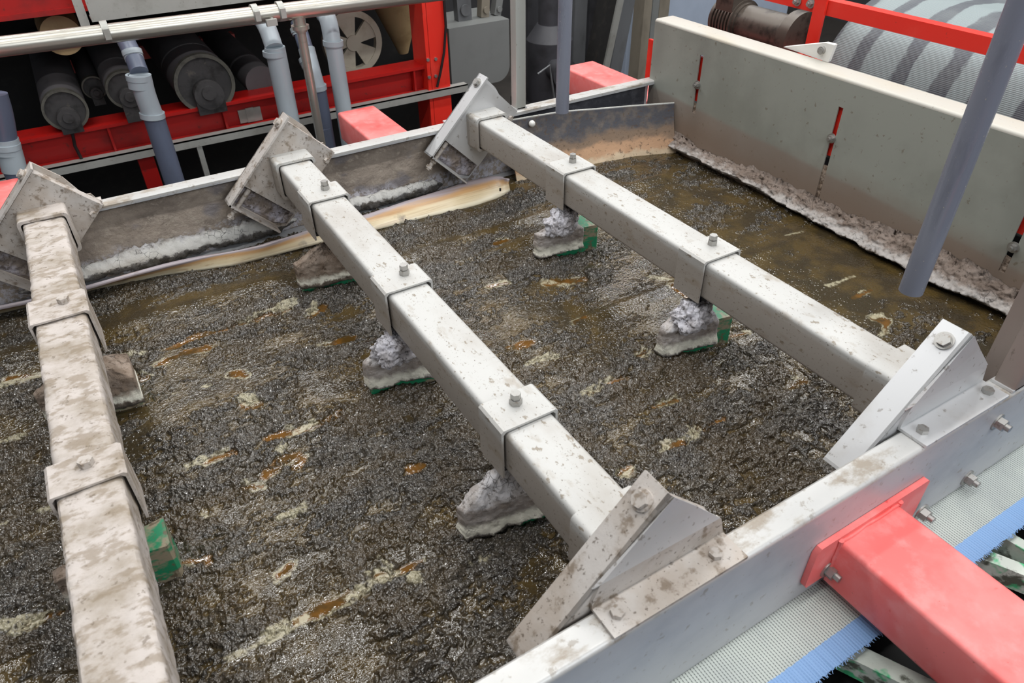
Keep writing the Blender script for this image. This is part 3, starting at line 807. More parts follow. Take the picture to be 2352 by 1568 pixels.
# plough wakes: a bank in front, a slot along the blade
for (cx, a, b) in ((BX[2], 1.025, 1.115), (BX[2], 1.62, 1.712), (BX[1], .788, .872), (BX[1], 1.308, 1.395), (BX[1], 1.845, 1.942), (BX[0], 1.602, 1.705), (BX[0], 1.042, 1.124)):
    yc = (a+b)/2; d = np.hypot((X-(cx-.09))*.8, Y-yc+.05)
    h += .016*np.exp(-(d/.055)**2)
    d2 = np.hypot((X-(cx-.22))*.35, (Y-yc+.03)); h += .008*np.exp(-(d2/.03)**2)
h -= .02*sst(.56-Y+.03*fbm(X, Y, 8, 131, 3), 0, .1)                      # falls away towards the near rail
z = .5*(h+level+np.sqrt((h-level)**2+.0022**2))
wet = sst(level-h, -.0022, .0016)
amber *= sst(level-h, -.004, .002)
z = np.maximum(z, -.0095)
z = z + .0009*fbm(X, Y, 45, 121, 3, 1.6)*wet*(1-.8*amber)
Z = SZ+z
co = np.empty((nx*ny, 3), np.float32); co[:, 0] = X.ravel(); co[:, 1] = Y.ravel(); co[:, 2] = Z.ravel()
ii = np.arange(nx*ny).reshape(nx, ny)
q = np.stack([ii[:-1, :-1], ii[1:, :-1], ii[1:, 1:], ii[:-1, 1:]], -1).reshape(-1, 4)
me = bpy.data.meshes.new('sludge')
me.vertices.add(len(co)); me.vertices.foreach_set('co', co.ravel())
me.loops.add(q.size); me.loops.foreach_set('vertex_index', q.ravel().astype(np.int32))
me.polygons.add(len(q)); me.polygons.foreach_set('loop_start', np.arange(0, q.size, 4, dtype=np.int32))
me.update(calc_edges=True); me.validate()
me.polygons.foreach_set('use_smooth', np.ones(len(q), bool))
for nm_, arr in (('wet', wet), ('amber', amber), ('foam', foam)):
    a = me.attributes.new(nm_, 'FLOAT', 'POINT'); a.data.foreach_set('value', arr.ravel().astype(np.float32))
me.materials.append(M['sludge'])
so = bpy.data.objects.new('wet_sludge', me); COL.objects.link(so)
tag(so, 'dark wet sludge with amber puddles filling the table between the rails', 'sludge', kind='stuff')

# ------------------------------------------------------------------ filter belt under the rails
def uv_grid(name, P, nu, nv, mat, U, V, thick=0):
    bm = bm_new(); uvl = bm.loops.layers.uv.new('UVMap')
    g = [[bm.verts.new(P(i/nu, j/nv)) for j in range(nv+1)] for i in range(nu+1)]
    for i in range(nu):
        for j in range(nv):
            f = bm.faces.new((g[i][j], g[i+1][j], g[i+1][j+1], g[i][j+1]))
            for l, (a, b) in zip(f.loops, ((i, j), (i+1, j), (i+1, j+1), (i, j+1))): l[uvl].uv = (U*a/nu, V*b/nv)
    me = bpy.data.meshes.new(name); bm.to_mesh(me); bm.free(); me.materials.append(M[mat])
    for p in me.polygons: p.use_smooth = True
    o = bpy.data.objects.new(name, me); COL.objects.link(o)
    if thick:
        md = o.modifiers.new('thickness', 'SOLIDIFY'); md.thickness = thick; md.offset = -1
    return o
rj = [random.uniform(-.0012, .0012) for _ in range(2000)]
belt = uv_grid('filter_belt', lambda a, b: Vector((-.95+3.2*a, .268+2.19*b + (rj[int(a*1600)] if b == 0 else 0), 1.0905)), 1600, 24, 'belt', 3.2, 2.19, .002)
tag(belt, 'woven light grey filter belt with blue edge running beneath the near rail', 'belt')
# loose threads at the selvedge
bm = bm_new()
for k in range(420):
    x = random.uniform(.5, 1.8); tube(bm, [(x, .2685, 1.0895), (x+random.uniform(-.003, .003), .2685-random.uniform(.002, .007), 1.089-random.uniform(0, .002))], .0006, 5)
fr = finish('frayed_edge', bm, 'belt', belt); tag(fr, 'frayed pale threads', kind='stuff')

# ------------------------------------------------------------------ slats under the belt, drip tray
def slat(p0, p1, p2, p3, label, zt=1.055):
    bm = bm_new(); prism(bm, [Vector((p.x, p.y, zt)) for p in (p0, p1, p2, p3)], (0, 0, -.05))
    o = finish('support_slat', bm, 'slat', None, bevel=.003)
    tag(o, label, 'slat', 'plastic slats under the filter belt')
def slat_line(a, b, wid, label, ext=.12):
    A = at(*a, 2, 1.055); B = at(*b, 2, 1.055); d = (B-A).normalized(); n = Vector((-d.y, d.x, 0))*wid
    A -= d*ext; B += d*.25
    slat(A-n, B-n, B+n, A+n, label)
slat_line((1968, 1498), (2112, 1568), .018, 'green and white slat left of the red beam, bottom right')
slat_line((2330, 1238), (2352, 1251), .013, 'white slat at the right edge, farther of the two right of the red beam', .06)
slat_line((2250, 1268), (2352, 1308), .015, 'greenish slat right of the red beam, nearer the blue belt edge', .05)
bm = bm_new(); NXX = 90
g = [[bm.verts.new((-.6+3.4*i/NXX, -.6+1.8*j/60, .985+.03*nz((i*.12, j*.12, 0), 1, 4))) for j in range(61)] for i in range(NXX+1)]
for i in range(NXX):
    for j in range(60): bm.faces.new((g[i][j], g[i+1][j], g[i+1][j+1], g[i][j+1]))
bmesh.ops.solidify(bm, geom=bm.faces[:], thickness=-.02)
dt = tag(finish('drip_tray', bm, 'black', None, smooth=True), 'dark grimy drip tray below the belt, bottom right corner', 'tray')
for xx in (-.4, 2.6):
    bm = bm_new(); box(bm, xx, xx+.06, .5, .56, 0, .97); finish('leg', bm, 'dark_steel', dt)

# ------------------------------------------------------------------ red cross members
def red_member(x0, x1, y0, y1, zt, zb, label, plate=True, mat='red_pale'):
    t = thing('cross_member', ((x0+x1)/2, y0, zb), label, 'red beam', 'red box beams bolted to the rails')
    bm = bm_new(); prism(bm, [(x, y0, z) for x, z in rrect((x0+x1)/2, (zt+zb)/2, (x1-x0)/2, (zt-zb)/2, .010, 4)], (0, y1-y0, 0))
    finish('box_beam', bm, mat, t, smooth=True, angle=30)
    return t
t = red_member(.897, 1.062, -.75, .386, 1.238, 1.118, 'big faded red box beam bolted to the near rail, bottom right')
bm = bm_new(); px0, px1 = .838, 1.152
poly = [(px0, .385, 1.150), (px0+.006, .385, 1.140), (px1, .385, 1.140), (px1, .385, 1.246), (px1-.006, .385, 1.252), (px0+.008, .385, 1.252), (px0, .385, 1.240)]
prism(bm, poly, (0, .0115, 0)); flp = finish('flange_plate', bm, 'red_pale', t, bevel=.002)
bm = bm_new()
for xs in (.897, 1.062):       # weld beads
    tube(bm, [(xs+random.uniform(-.0015, .0015), .383, 1.245-.01*k) for k in range(11)], [.004+random.uniform(0, .0015) for k in range(11)], 8)
tube(bm, [(.90+.0125*k, .3835+random.uniform(-.001, .001), 1.239) for k in range(14)], [.003+random.uniform(0, .0012) for k in range(14)], 8)
finish('weld_bead', bm, 'red_pale', t, smooth=True)
for (px, py) in ((1915, 1312), (2128, 1180)):
    p = at(px, py, 1, .375)
    bm = bm_new(); hexbolt(bm, (p.x-.004, .385, p.z), (0, -1, 0), .0135, .014, True, .011); finish('bolt', bm, 'bolt', flp, bevel=.0008)
for x0_, x1_, lab in ((.905, 1.072, 'red box beam stub behind the far rail, between the middle and right brackets'),
                      (2.060, 2.245, 'red box beam stub behind the far rail, left of the end plate'),
                      (-.46, -.285, 'red box beam stub at the left photo edge behind the left bracket')):
    t = red_member(x0_, x1_, FY1+.012, 2.95, 1.240, 1.12, lab)
    bm = bm_new(); box(bm, x0_-.06, x1_+.06, FY1+.0005, FY1+.012, 1.13, 1.25); finish('flange_plate', bm, 'red_pale', t, bevel=.002)

# ------------------------------------------------------------------ wooden sealing strip along the far side
top_px = [(-80, 727), (60, 699), (150, 678), (208, 663), (300, 636), (382, 613), (478, 588), (612, 562), (723, 522), (845, 491), (930, 462), (1021, 434), (1080, 414), (1128, 404), (1150, 405), (1166, 411)]
bot_px = [(-80, 741), (60, 707), (150, 687), (214, 667), (300, 650), (382, 633), (536, 610), (640, 584), (738, 558), (868, 526), (982, 497), (1050, 482), (1097, 469), (1140, 455), (1162, 445), (1172, 438)]
def resample(px, z, n):
    P = [at(a, b, 2, z) for a, b in px]; L = [0]
    for a, b in zip(P, P[1:]): L.append(L[-1]+(b-a).length)
    out = []
    for i in range(n+1):
        s = L[-1]*i/n; k = 0
        while k < len(L)-2 and L[k+1] < s: k += 1
        out.append(P[k].lerp(P[k+1], (s-L[k])/(L[k+1]-L[k]+1e-9)))
    return out
n = 110; T_ = resample(top_px, 1.152, n); B_ = resample(bot_px, 1.108, n)
bm = bm_new(); uvl = bm.loops.layers.uv.new('UVMap'); nv = 8; g = []
for i in range(n+1):
    row = []
    for j in range(nv+1):
        v = j/nv; p = B_[i].lerp(T_[i], v); p.z += .004*math.sin(math.pi*v); row.append(bm.verts.new(p))
    g.append(row)
for i in range(n):
    for j in range(nv):
        f = bm.faces.new((g[i][j], g[i+1][j], g[i+1][j+1], g[i][j+1]))
        for l, (a, b) in zip(f.loops, ((i, j), (i+1, j), (i+1, j+1), (i, j+1))): l[uvl].uv = (a/n, b/nv)
me = bpy.data.meshes.new('sealing_strip'); bmesh.ops.recalc_face_normals(bm, faces=bm.faces); bm.to_mesh(me); bm.free(); me.materials.append(M['strip'])
for p in me.polygons: p.use_smooth = True
strip = bpy.data.objects.new('sealing_strip', me); COL.objects.link(strip)
md = strip.modifiers.new('thickness', 'SOLIDIFY'); md.thickness = .012; md.offset = -1
tag(strip, 'long cream and orange wooden strip with rounded end along the far side', 'wooden strip')
bm = bm_new(); p = at(1149, 436, 2, 1.135); cyl(bm, p+Vector((0, 0, -.004)), p+Vector((0, 0, .006)), .0035, n=10)
finish('pin', bm, 'black', strip)['label'] = 'small black pin'

# crusts of dried sludge along the foot of the far wall
def ridge_crust(name, pts, prof, mat, label, amp, seed, n=160, parent=None):
    """pts: centre line; prof(s): (half width toward the viewer, height)"""
    P = [Vector(p) for p in pts]; L = [0]
    for a, b in zip(P, P[1:]): L.append(L[-1]+(b-a).length)
    bm = bm_new(); NA = 22; rows = []
    for i in range(n+1):
        s = L[-1]*i/n; k = 0
        while k < len(L)-2 and L[k+1] < s: k += 1
        c = P[k].lerp(P[k+1], (s-L[k])/(L[k+1]-L[k]+1e-9)); t = (P[k+1]-P[k]).normalized()
        side = Vector((0, 0, 1)).cross(t).normalized(); w, hh = prof(i/n); row = []
        for j in range(NA):
            a = 2*math.pi*j/NA; d = side*math.cos(a)*w+Vector((0, 0, 1))*math.sin(a)*hh
            q = c+d; e = 1+amp*(nz(q+Vector((seed, 0, 0)), 20, 4)+.5*nz(q, 60, 4)+.3*nz(q, 160, 3))
            row.append(bm.verts.new(c+d*max(.15, e)))
        rows.append(row)
    for A, B in zip(rows, rows[1:]):
        for j in range(NA): bm.faces.new((A[j], A[(j+1) % NA], B[(j+1) % NA], B[j]))
    bm.faces.new(rows[0][::-1]); bm.faces.new(rows[-1])
    o = finish(name, bm, mat, parent, smooth=True, angle=180)
    if label: tag(o, label, 'dried sludge', kind='stuff')
    return o
env = lambda s, a=.08: min(1, s/a, (1-s)/a)
ridge_crust('dried_sludge_ridge', [(-.35, 2.295, 1.138), (.0, 2.294, 1.152), (.25, 2.294, 1.148), (.5, 2.294, 1.143)], lambda s: (.016*env(s)+.004, (.020+.012*math.sin(s*3.1)+.006*math.sin(s*17))*env(s)+.004), 'crust_wall',
            'white-topped dried sludge along the far wall between the left and middle brackets', .35, 2.)
ridge_crust('dried_sludge_ridge', [(.62, 2.294, 1.142), (.85, 2.292, 1.138), (1.06, 2.292, 1.134)], lambda s: (.014*env(s)+.004, .022*env(s)+.004), 'crust_wall',
            'white-topped dried sludge along the far wall between the middle and right brackets', .35, 5.)

# ------------------------------------------------------------------ curved deflector plate in the far corner
defl_top = [Vector((1.34, 2.262, 1.330))] + [at(px, py, 1, yy) for px, py, yy in ((1290, 257, 2.245), (1370, 251, 2.225), (1450, 244, 2.20))] + [at(1548, 237, 0, 2.040)]
tt = []
for i in range(41):
    s = i/40*4; k = min(3, int(s)); tt.append(defl_top[k].lerp(defl_top[k+1], s-k))
bm = bm_new(); g = []
for i, p in enumerate(tt):
    row = []
    for j in range(25):
        v = j/24; z = p.z+(1.098-p.z)*v
        y = p.y-.05*v**1.6-.008*max(0, nz((p.x, 0, z), 14, 4))*v*(1 if i < 39 else 0)
        row.append(bm.verts.new((p.x, y, z)))
    g.append(row)
for i in range(40):
    for j in range(24): bm.faces.new((g[i][j], g[i+1][j], g[i+1][j+1], g[i][j+1]))
bmesh.ops.recalc_face_normals(bm, faces=bm.faces)
bmesh.ops.solidify(bm, geom=bm.faces[:], thickness=.007)
dfp = tag(finish('deflector_plate', bm, 'deflector', None, smooth=True, angle=50), 'rust-stained curved deflector plate in the far corner by the end plate', 'plate')
bm = bm_new(); tube(bm, [p+Vector((0, 0, .001)) for p in tt], .0038, 8); finish('bare_edge', bm, 'galv', dfp, smooth=True)['label'] = 'bare pale top edge'
# white knob
k = thing('knob', (1.365, 2.25, 1.30), 'small round white knob beside the far end of the rightmost beam', 'knob')
kp = at(1222, 284, 1, 2.235); k.location = kp
bm = bm_new(); bmesh.ops.create_uvsphere(bm, u_segments=20, v_segments=14, radius=.0125); bmesh.ops.translate(bm, verts=bm.verts, vec=kp)
finish('cap', bm, 'white', k, smooth=True, angle=180)
bm = bm_new(); cyl(bm, kp+Vector((0, 0, 0)), Vector((kp.x, FY1-.008, kp.z)), .005, n=12); finish('shank', bm, 'bolt_dirty', k)
ridge_crust('dried_sludge_ridge', [(1.27, 2.285, 1.30), (1.33, 2.272, 1.285), (1.36, 2.262, 1.262)], lambda s: (.022*env(s, .3)+.003, .028*env(s, .3)+.003), 'crust_brown',
            'clot of brown dried sludge in the corner beside the white knob', .4, 8., 40)

# ------------------------------------------------------------------ end (weir) plate
EX = 2.046; EZ = 1.587; EY0, EY1 = .455, 2.302
weir = thing('end_plate', (EX, 1.36, 1.1), 'tall grey end plate with folded top edge and slots closing the far right end', 'plate')
slots = [(2.024, 1.292, 1.512), (1.391, 1.150, 1.500), (.762, 1.220, 1.352+.14)]
sw = .009
ys = sorted([EY0, EY1]+[v for s in slots for v in (s[0]-sw, s[0]+sw)])
bm = bm_new(); th = .005
zb, zt = 1.0915, EZ-.010
def panel(ya, yb, za, zb_): box(bm, EX, EX+th, ya, yb, za, zb_)
prev = EY0
for (yc, za, zc) in sorted(slots):
    panel(prev, yc-sw, zb, zt); panel(yc-sw, yc+sw, zb, za); panel(yc-sw, yc+sw, zc, zt); prev = yc+sw
panel(prev, EY1, zb, zt)
fs = finish('face_sheet', bm, 'weir', weir)
for (yc, za, zc) in ((2.024, 1.292, 1.33), (1.391, 1.15, 1.305), (.762, 1.22, 1.27)):
    bm = bm_new(); bmesh.ops.create_grid(bm, x_segments=8, y_segments=50, size=1)
    for v in bm.verts:
        a, b = v.co.x, v.co.y; z_ = za+(zc-za)*(b+1)/2
        v.co = Vector((EX+.004+.004*nz((a*.01, yc, z_), 90, 3), yc+a*sw, z_))
    bmesh.ops.solidify(bm, geom=bm.faces[:], thickness=.002)
    finish('mud_fill', bm, 'crust_brown', fs, smooth=True, angle=180)
bm = bm_new()
arc = [Vector((EX+.010-.010*math.cos(math.pi/2*k/8), 0, EZ-.010+.010*math.sin(math.pi/2*k/8))) for k in range(9)]
prof = arc+[Vector((EX+.090, 0, EZ)), Vector((EX+.090, 0, EZ-.005)), Vector((EX+.010, 0, EZ-.005)), Vector((EX+.005, 0, EZ-.010))]
prism(bm, [(p.x, EY0, p.z) for p in prof], (0, EY1-EY0, 0))
finish('top_flange', bm, 'weir_top', weir, smooth=True, angle=40)
for (yc, zz) in ((2.024, 1.402), (1.394, 1.398), (.76, 1.30)):
    bm = bm_new(); hexbolt(bm, (EX, yc, zz), (-1, 0, 0), .011, .011, True, .007); finish('bolt', bm, 'bolt', fs, bevel=.0006)
bm = bm_new(); box(bm, EX+.012, EX+.024, .6, 2.345, 1.335, 1.50)
tag(finish('backing_bar', bm, 'red', None, bevel=.002), 'red flat bar behind the end plate, showing through its slots', 'bar')
# crust rolled along the foot of the plate
bm = bm_new(); NL, NP = 520, 40; rows = []
for i in range(NL+1):
    k = i/NL; y = 2.262-(2.262-.475)*k; row = []
    zt_ = 1.172+.045*k+.030*nz((y, 4, 0), 3.5, 4)+.012*nz((y, 9, 0), 24, 3)
    lip = (.036+.022*k+.016*nz((y, 1, 0), 6, 3)+.008*nz((y, 6, 0), 30, 3))*min(1, .45+i/40)
    zl = 1.134+.012*math.sin(k*7)+.010*nz((y, 2, 5), 9, 3)+.010*k
    for j in range(NP+1):
        v = j/NP
        if v < .72:
            w = v/.72; x = EX-.0015-lip*w**1.7; z = zt_+(zl-zt_)*w
        else:
            w = (v-.72)/.28; x = EX-lip*(1-.75*w)-.0015; z = zl-.020*math.sin(w*math.pi*.5)
        q = Vector((x, y, z)); a = min(1, v*4)*min(1, (1-v)*5+.2)
        e = a*(.009*nz(q, 24, 4)+.006*nz(q+Vector((3, 0, 0)), 70, 4)+.003*nz(q, 170, 3))
        row.append(bm.verts.new((min(EX-.0008, x-e), y, z+e*.3)))
    rows.append(row)
for A, B in zip(rows, rows[1:]):
    for j in range(NP): bm.faces.new((A[j], A[j+1], B[j+1], B[j]))
    bm.faces.new((A[NP], A[0], B[0], B[NP]))
bm.faces.new(rows[0]); bm.faces.new(rows[-1][::-1])
tag(finish('dried_sludge_crust', bm, 'crust_plate', None, smooth=True, angle=180), 'cracked grey crust with white lower edge along the foot of the end plate', 'dried sludge', kind='stuff')

# ------------------------------------------------------------------ gantry posts, hanging tubes
def post(x0, x1, y0, y1, label, mat):
    t = thing('gantry_post', ((x0+x1)/2, (y0+y1)/2, RT), label, 'post', 'posts standing on the rails')
    bm = bm_new(); prism(bm, [((x0+x1)/2+(a-.5)*0+q[0], q[1], RT+.002) for a, q in [(0, p) for p in rrect(0, (y0+y1)/2, (x1-x0)/2, (y1-y0)/2, .004, 3)]], (0, 0, 1.17))
    finish('square_tube', bm, mat, t, smooth=True, angle=30)
    bm = bm_new(); box(bm, x0-.004, x1+.004, y0-.0, y1+.003, RT+.0005, RT+.006); finish('weld_foot', bm, 'bracket', t, bevel=.001)
    return t
post(1.386, 1.428, 2.282, 2.322, 'light grey square post on the far rail, left of the hanging tube', 'post_grey')
t = post(1.376, 1.420, .399, .441, 'brownish square post on the near rail at the right edge', 'post_brown')
bm = bm_new(); box(bm, 1.398, 1.404, .442, .478, RT-.05, 1.9); finish('angle_leg', bm, 'post_brown', t, bevel=.001)
cb = thing('gantry_crossbar', (1.40, 1.36, 2.53), 'square crossbar joining the two posts above the photo, carrying the tubes', 'crossbar')
bm = bm_new(); box(bm, 1.38, 1.42, .399, 2.322, 2.528, 2.568); finish('bar', bm, 'post_grey', cb, bevel=.003)

def hang(px, py, r, label, zb):
    p = at(px, py, 2, zb); t = thing('hanging_tube', (p.x, p.y, zb), label, 'tube', 'vertical plastic tubes hanging over the sludge')
    bm = bm_new(); ring(bm, (p.x, p.y, zb), (p.x, p.y, 2.527), r, r-.0035, 36); finish('pipe', bm, 'tube', t, smooth=True, angle=40)
    bm = bm_new(); box(bm, min(p.x, 1.38)-.01, p.x+r, p.y-.02, p.y+.02, 2.527-.006, 2.527); finish('strap', bm, 'galv', t, bevel=.001)
hang(2092, 668, .0262, 'thick slanting-looking grey tube hanging in front of the end plate, right', 1.385)
hang(1291, 257, .0238, 'slim blue-grey tube hanging in front of the far rail, right of the post', 1.386)

# ------------------------------------------------------------------ right background: roller, red bar, motor
RX, RZ, RR = 2.70, 1.36, .35
ye = at(1893, 150, 0, 2.40).y
RY0, RY1 = -.3, ye
rl = uv_grid('belt_roller', lambda a, b: Vector((RX+RR*math.cos(math.radians(215-215*a)) if a < .58 else RX+RR*math.cos(math.radians(215-215*.58))+(a-.58)*1.9, RY0+(RY1-RY0)*b,
             RZ+RR*math.sin(math.radians(215-215*a)) if a < .58 else RZ+RR*math.sin(math.radians(215-215*.58))-(a-.58)*.12)), 120, 30, 'belt_roller', 1.8, RY1-RY0, .004)
tag(rl, 'wide roller wrapped in grey belt with dark wet stripes, behind the end plate', 'roller')
bm = bm_new(); ring(bm, (RX, RY1-.004, RZ), (RX, RY1-.03, RZ), RR-.005, RR-.05, 48); cyl(bm, (RX, RY1+.04, RZ), (RX, RY0, RZ), .04, n=20)
finish('core', bm, 'dark_steel', rl, smooth=True)
for yy in (RY1+.02,):
    bm = bm_new(); box(bm, RX-.06, RX+.06, yy-.015, yy+.015, 0, RZ); finish('bearing_stand', bm, 'dark_steel', rl)
# red guard bar with post, in front of the roller
XB = 2.30
a = at(1872, 20, 0, XB); b = at(2352, 130, 0, XB)
gz = (at(1895, 20, 0, XB).z+at(2270, 103, 0, XB).z)/2
gb = thing('guard_rail', (XB, a.y, 1.1), 'red guard bar and post in front of the striped roller', 'guard rail')
bm = bm_new(); box(bm, XB, XB+.045, -.4, a.y+.9, gz-.024, gz+.024); finish('top_bar', bm, 'red', gb, bevel=.005)
pp = at(1877, 60, 0, XB)
bm = bm_new(); box(bm, XB-.012, XB-.002, pp.y-.024, pp.y+.024, 1.12, gz+.05); finish('post', bm, 'red', gb, bevel=.002)
for (px, py) in ((1832, 3), (1863, 8)):
    q = at(px, py, 0, XB-.002); bm = bm_new(); hexbolt(bm, q, (-1, 0, 0), .011, .012, True, .006); finish('bolt', bm, 'bolt', gb, bevel=.0006)
# white bracket on the end plate
wb = thing('white_bracket', (2.15, 1.55, EZ), 'white plastic bracket with a bolt on top of the end plate', 'bracket')
c1 = at(1800, 106, 2, EZ+.004); c2 = at(1902, 141, 2, EZ+.004)
tipz = at(1903, 95, 0, c2.x+.03).z
bm = bm_new(); prism(bm, [Vector((c1.x, c1.y, EZ+.001)), Vector((c2.x, c2.y, EZ+.001)), Vector((c2.x+.01, c2.y-.002, tipz)), Vector((c2.x+.004, c2.y+.03, tipz+.001))], (.020, .004, 0)); finish('plate', bm, 'white', wb, bevel=.002)
qq = at(1885, 116, 0, c2.x-.006); bm = bm_new(); cyl(bm, qq+Vector((.02, 0, 0)), qq+Vector((-.002, -.001, 0)), .0125, n=20); cyl(bm, qq, qq+Vector((-.007, -.002, 0)), .009, n=20); finish('bolt', bm, 'bolt', wb, bevel=.001)
# drive motor
ma = at(1672, 45, 0, 2.60); mb = at(1835, 75, 0, 2.60)
mo = thing('drive_motor', (ma.x, ma.y, ma.z-.1), 'dirty dark drive motor left of the red guard post', 'motor')
rr = .078; mz = (ma.z+mb.z)/2-.01
bm = bm_new(); cyl(bm, (2.6, ma.y-.10, mz), (2.6, mb.y, mz), rr, n=32); finish('barrel', bm, 'motor', mo, smooth=True)
bm = bm_new(); cyl(bm, (2.6, mb.y+.03, mz), (2.6, mb.y-.02, mz), rr*1.35, n=32); finish('flange', bm, 'motor', mo, bevel=.004)
bm = bm_new()
for kk in range(7): cyl(bm, (2.6, ma.y-.095+.018*kk, mz), (2.6, ma.y-.087+.018*kk, mz), rr*1.22, n=32)
cyl(bm, (2.6, ma.y-.11, mz), (2.6, ma.y+.04, mz), rr*1.08, n=32); finish('fin_ring', bm, 'motor', mo, smooth=True)
bm = bm_new(); box(bm, 2.52, 2.60, ma.y-.09, ma.y+.01, mz+.05, mz+.12); finish('terminal_box', bm, 'motor', mo, bevel=.008)
bm = bm_new(); box(bm, 2.55, 2.65, mb.y-.26, mb.y+.06, .95, mz-.05); finish('mount', bm, 'red', mo, bevel=.004)
# far frame parts at the top right
def scr_box(name, mat, label, cat, x, px0, py0, px1, py1, dx, group=None, z0=None):
    a = at(px0, py0, 0, x); b = at(px1, py1, 0, x); bm = bm_new()
    box(bm, x, x+dx, min(a.y, b.y), max(a.y, b.y), min(a.z, b.z) if z0 is None else z0, max(a.z, b.z)); o = finish(name, bm, mat, None, bevel=.004)
    return tag(o, label, cat, group)
scr_box('red_column', 'red', 'red column beyond the striped roller at the top right', 'column', 3.7, 2208, -40, 2262, 40, .1, z0=0)
scr_box('red_column', 'red_dark', 'darker red column beyond the striped roller, nearest the top right corner', 'column', 3.75, 2268, -40, 2315, 44, .1, z0=0)
a = at(2045, 12, 0, 3.55); b = at(2310, 48, 0, 3.55)
bm = bm_new(); box(bm, 3.5, 3.55, b.y-1.0, a.y, a.z-.03, a.z+.012); tag(finish('white_sill', bm, 'galv', None, bevel=.004), 'pale horizontal ledge beyond the striped roller, top right', 'ledge')
scr_box('grey_cabinet', 'panel_grey', 'grey cabinet beyond the roller at the top right edge', 'cabinet', 4.2, 2080, -60, 2200, 20, .5, z0=0)

# ------------------------------------------------------------------ back machine (far left), planes at y = MY
MY = 3.6
def px_box(bm, y, px0, py0, px1, py1, dy):
    a = at(px0, py0, 1, y); b = at(px1, py1, 1, y)
    box(bm, min(a.x, b.x), max(a.x, b.x), y, y+dy, min(a.z, b.z), max(a.z, b.z))
ztop = sum(at(px, py, 1, MY).z for px, py in ((51, 328), (300, 278), (493, 240), (629, 212)))/4
zbot = sum(at(px, py, 1, MY).z for px, py in ((136, 384), (380, 334), (629, 282)))/3
xl, xr = -1.2, at(985, 150, 1, MY).x
frm = thing('machine_frame', (.6, MY, 0), 'red steel frame of the machine behind the far rail', 'machine frame')
bm = bm_new()
box(bm, xl, xr, MY, MY+.14, ztop-.014, ztop); box(bm, xl, xr, MY, MY+.14, zbot, zbot+.014); box(bm, xl, xr, MY+.045, MY+.055, zbot+.01, ztop-.01)
for i in range(4): box(bm, .05+i*.5, .06+i*.5, MY+.004, MY+.05, zbot+.012, ztop-.012)
finish('lower_beam', bm, 'red_dark', frm, bevel=.003)
pL = at(967, 100, 1, MY+.02).x; pR = at(1028, 100, 1, MY-.03).x
bm = bm_new(); box(bm, pL+.02, pR, MY-.03, MY-.016, .55, 2.3); box(bm, pL+.02, pR, MY+.12, MY+.134, .55, 2.3); box(bm, (pL+pR)/2-.004, (pL+pR)/2+.014, MY-.02, MY+.125, .55, 2.3)
box(bm, pL, pL+.022, MY-.03, MY+.134, .55, 2.3)
col_ = finish('column', bm, 'red', frm, bevel=.003)
bm = bm_new(); box(bm, pL-.06, pR+.05, MY-.08, MY+.2, .0, .55); finish('column_base', bm, 'red_dark', frm, bevel=.006)
bm = bm_new(); lx = at(345, 395, 1, MY+.03).x; box(bm, lx-.035, lx+.035, MY+.02, MY+.09, 0, zbot); finish('leg', bm, 'red_dark', frm, bevel=.004)
for (px, py) in ((982, 137), (1000, 135), (985, 177), (1000, 174)):
    q = at(px, py, 1, MY-.03); bm = bm_new(); hexbolt(bm, q, (0, -1, 0), .009, .009, False); finish('bolt', bm, 'bolt', col_)
zt0 = (at(0, 50, 1, MY).z+at(170, 24, 1, MY).z+at(440, -2, 1, MY).z)/3
bm = bm_new(); box(bm, xl, xr+.2, MY, MY+.16, zt0, zt0+.30); box(bm, xl, xr+.2, MY-.01, MY, zt0, zt0+.02); finish('upper_beam', bm, 'red_dark', frm, bevel=.004)
bm = bm_new(); px_box(bm, MY+.03, 546, 255, 572, 280, .012); px_box(bm, MY+.03, 580, 248, 604, 275, .012); px_box(bm, MY+.028, 563, 250, 588, 278, .01); finish('type_plate', bm, 'galv', frm)
bm = bm_new(); tube(bm, [at(1018, -20, 1, MY-.05), at(1024, 60, 1, MY-.05), at(1020, 120, 1, MY-.05), at(1012, 165, 1, MY-.05), at(1004, 200, 1, MY-.05)], .007, 10); finish('cable', bm, 'cable', frm, smooth=True)
bm = bm_new(); tube(bm, [at(165, 300, 1, MY-.008), at(172, 335, 1, MY-.008), at(190, 370, 1, MY-.008)], .007, 10); finish('cable', bm, 'cable', frm, smooth=True)
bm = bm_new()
box(bm, -1.2, 2.3, 4.9, 5.0, .2, 2.2)  # added black backdrop, paints the dark inside of the machine
box(bm, xl, xr+.3, MY+.165, 5.0, zt0+.05, zt0+.30)  # added roof that keeps light off the rollers
finish('added_shade_screen', bm, 'black', frm)
# grey angle running below the lower beam
za = (at(136, 392, 1, MY-.05).z+at(629, 292, 1, MY-.05).z)/2
ga = thing('drip_ledge', (.5, MY-.05, za), 'grey galvanised angle strip below the red frame of the machine behind', 'ledge')
bm = bm_new(); box(bm, xl, at(1075, 205, 1, MY-.05).x, MY-.05, MY-.044, za-.020, za+.018); box(bm, xl, at(1075, 205, 1, MY-.05).x, MY-.05, MY-.002, za+.012, za+.018); finish('angle_profile', bm, 'galv', ga, bevel=.002)
lx = at(470, 380, 1, MY-.04).x
bm = bm_new(); box(bm, lx-.012, lx+.012, MY-.045, MY-.02, 0, za); finish('leg', bm, 'galv', ga, bevel=.002)
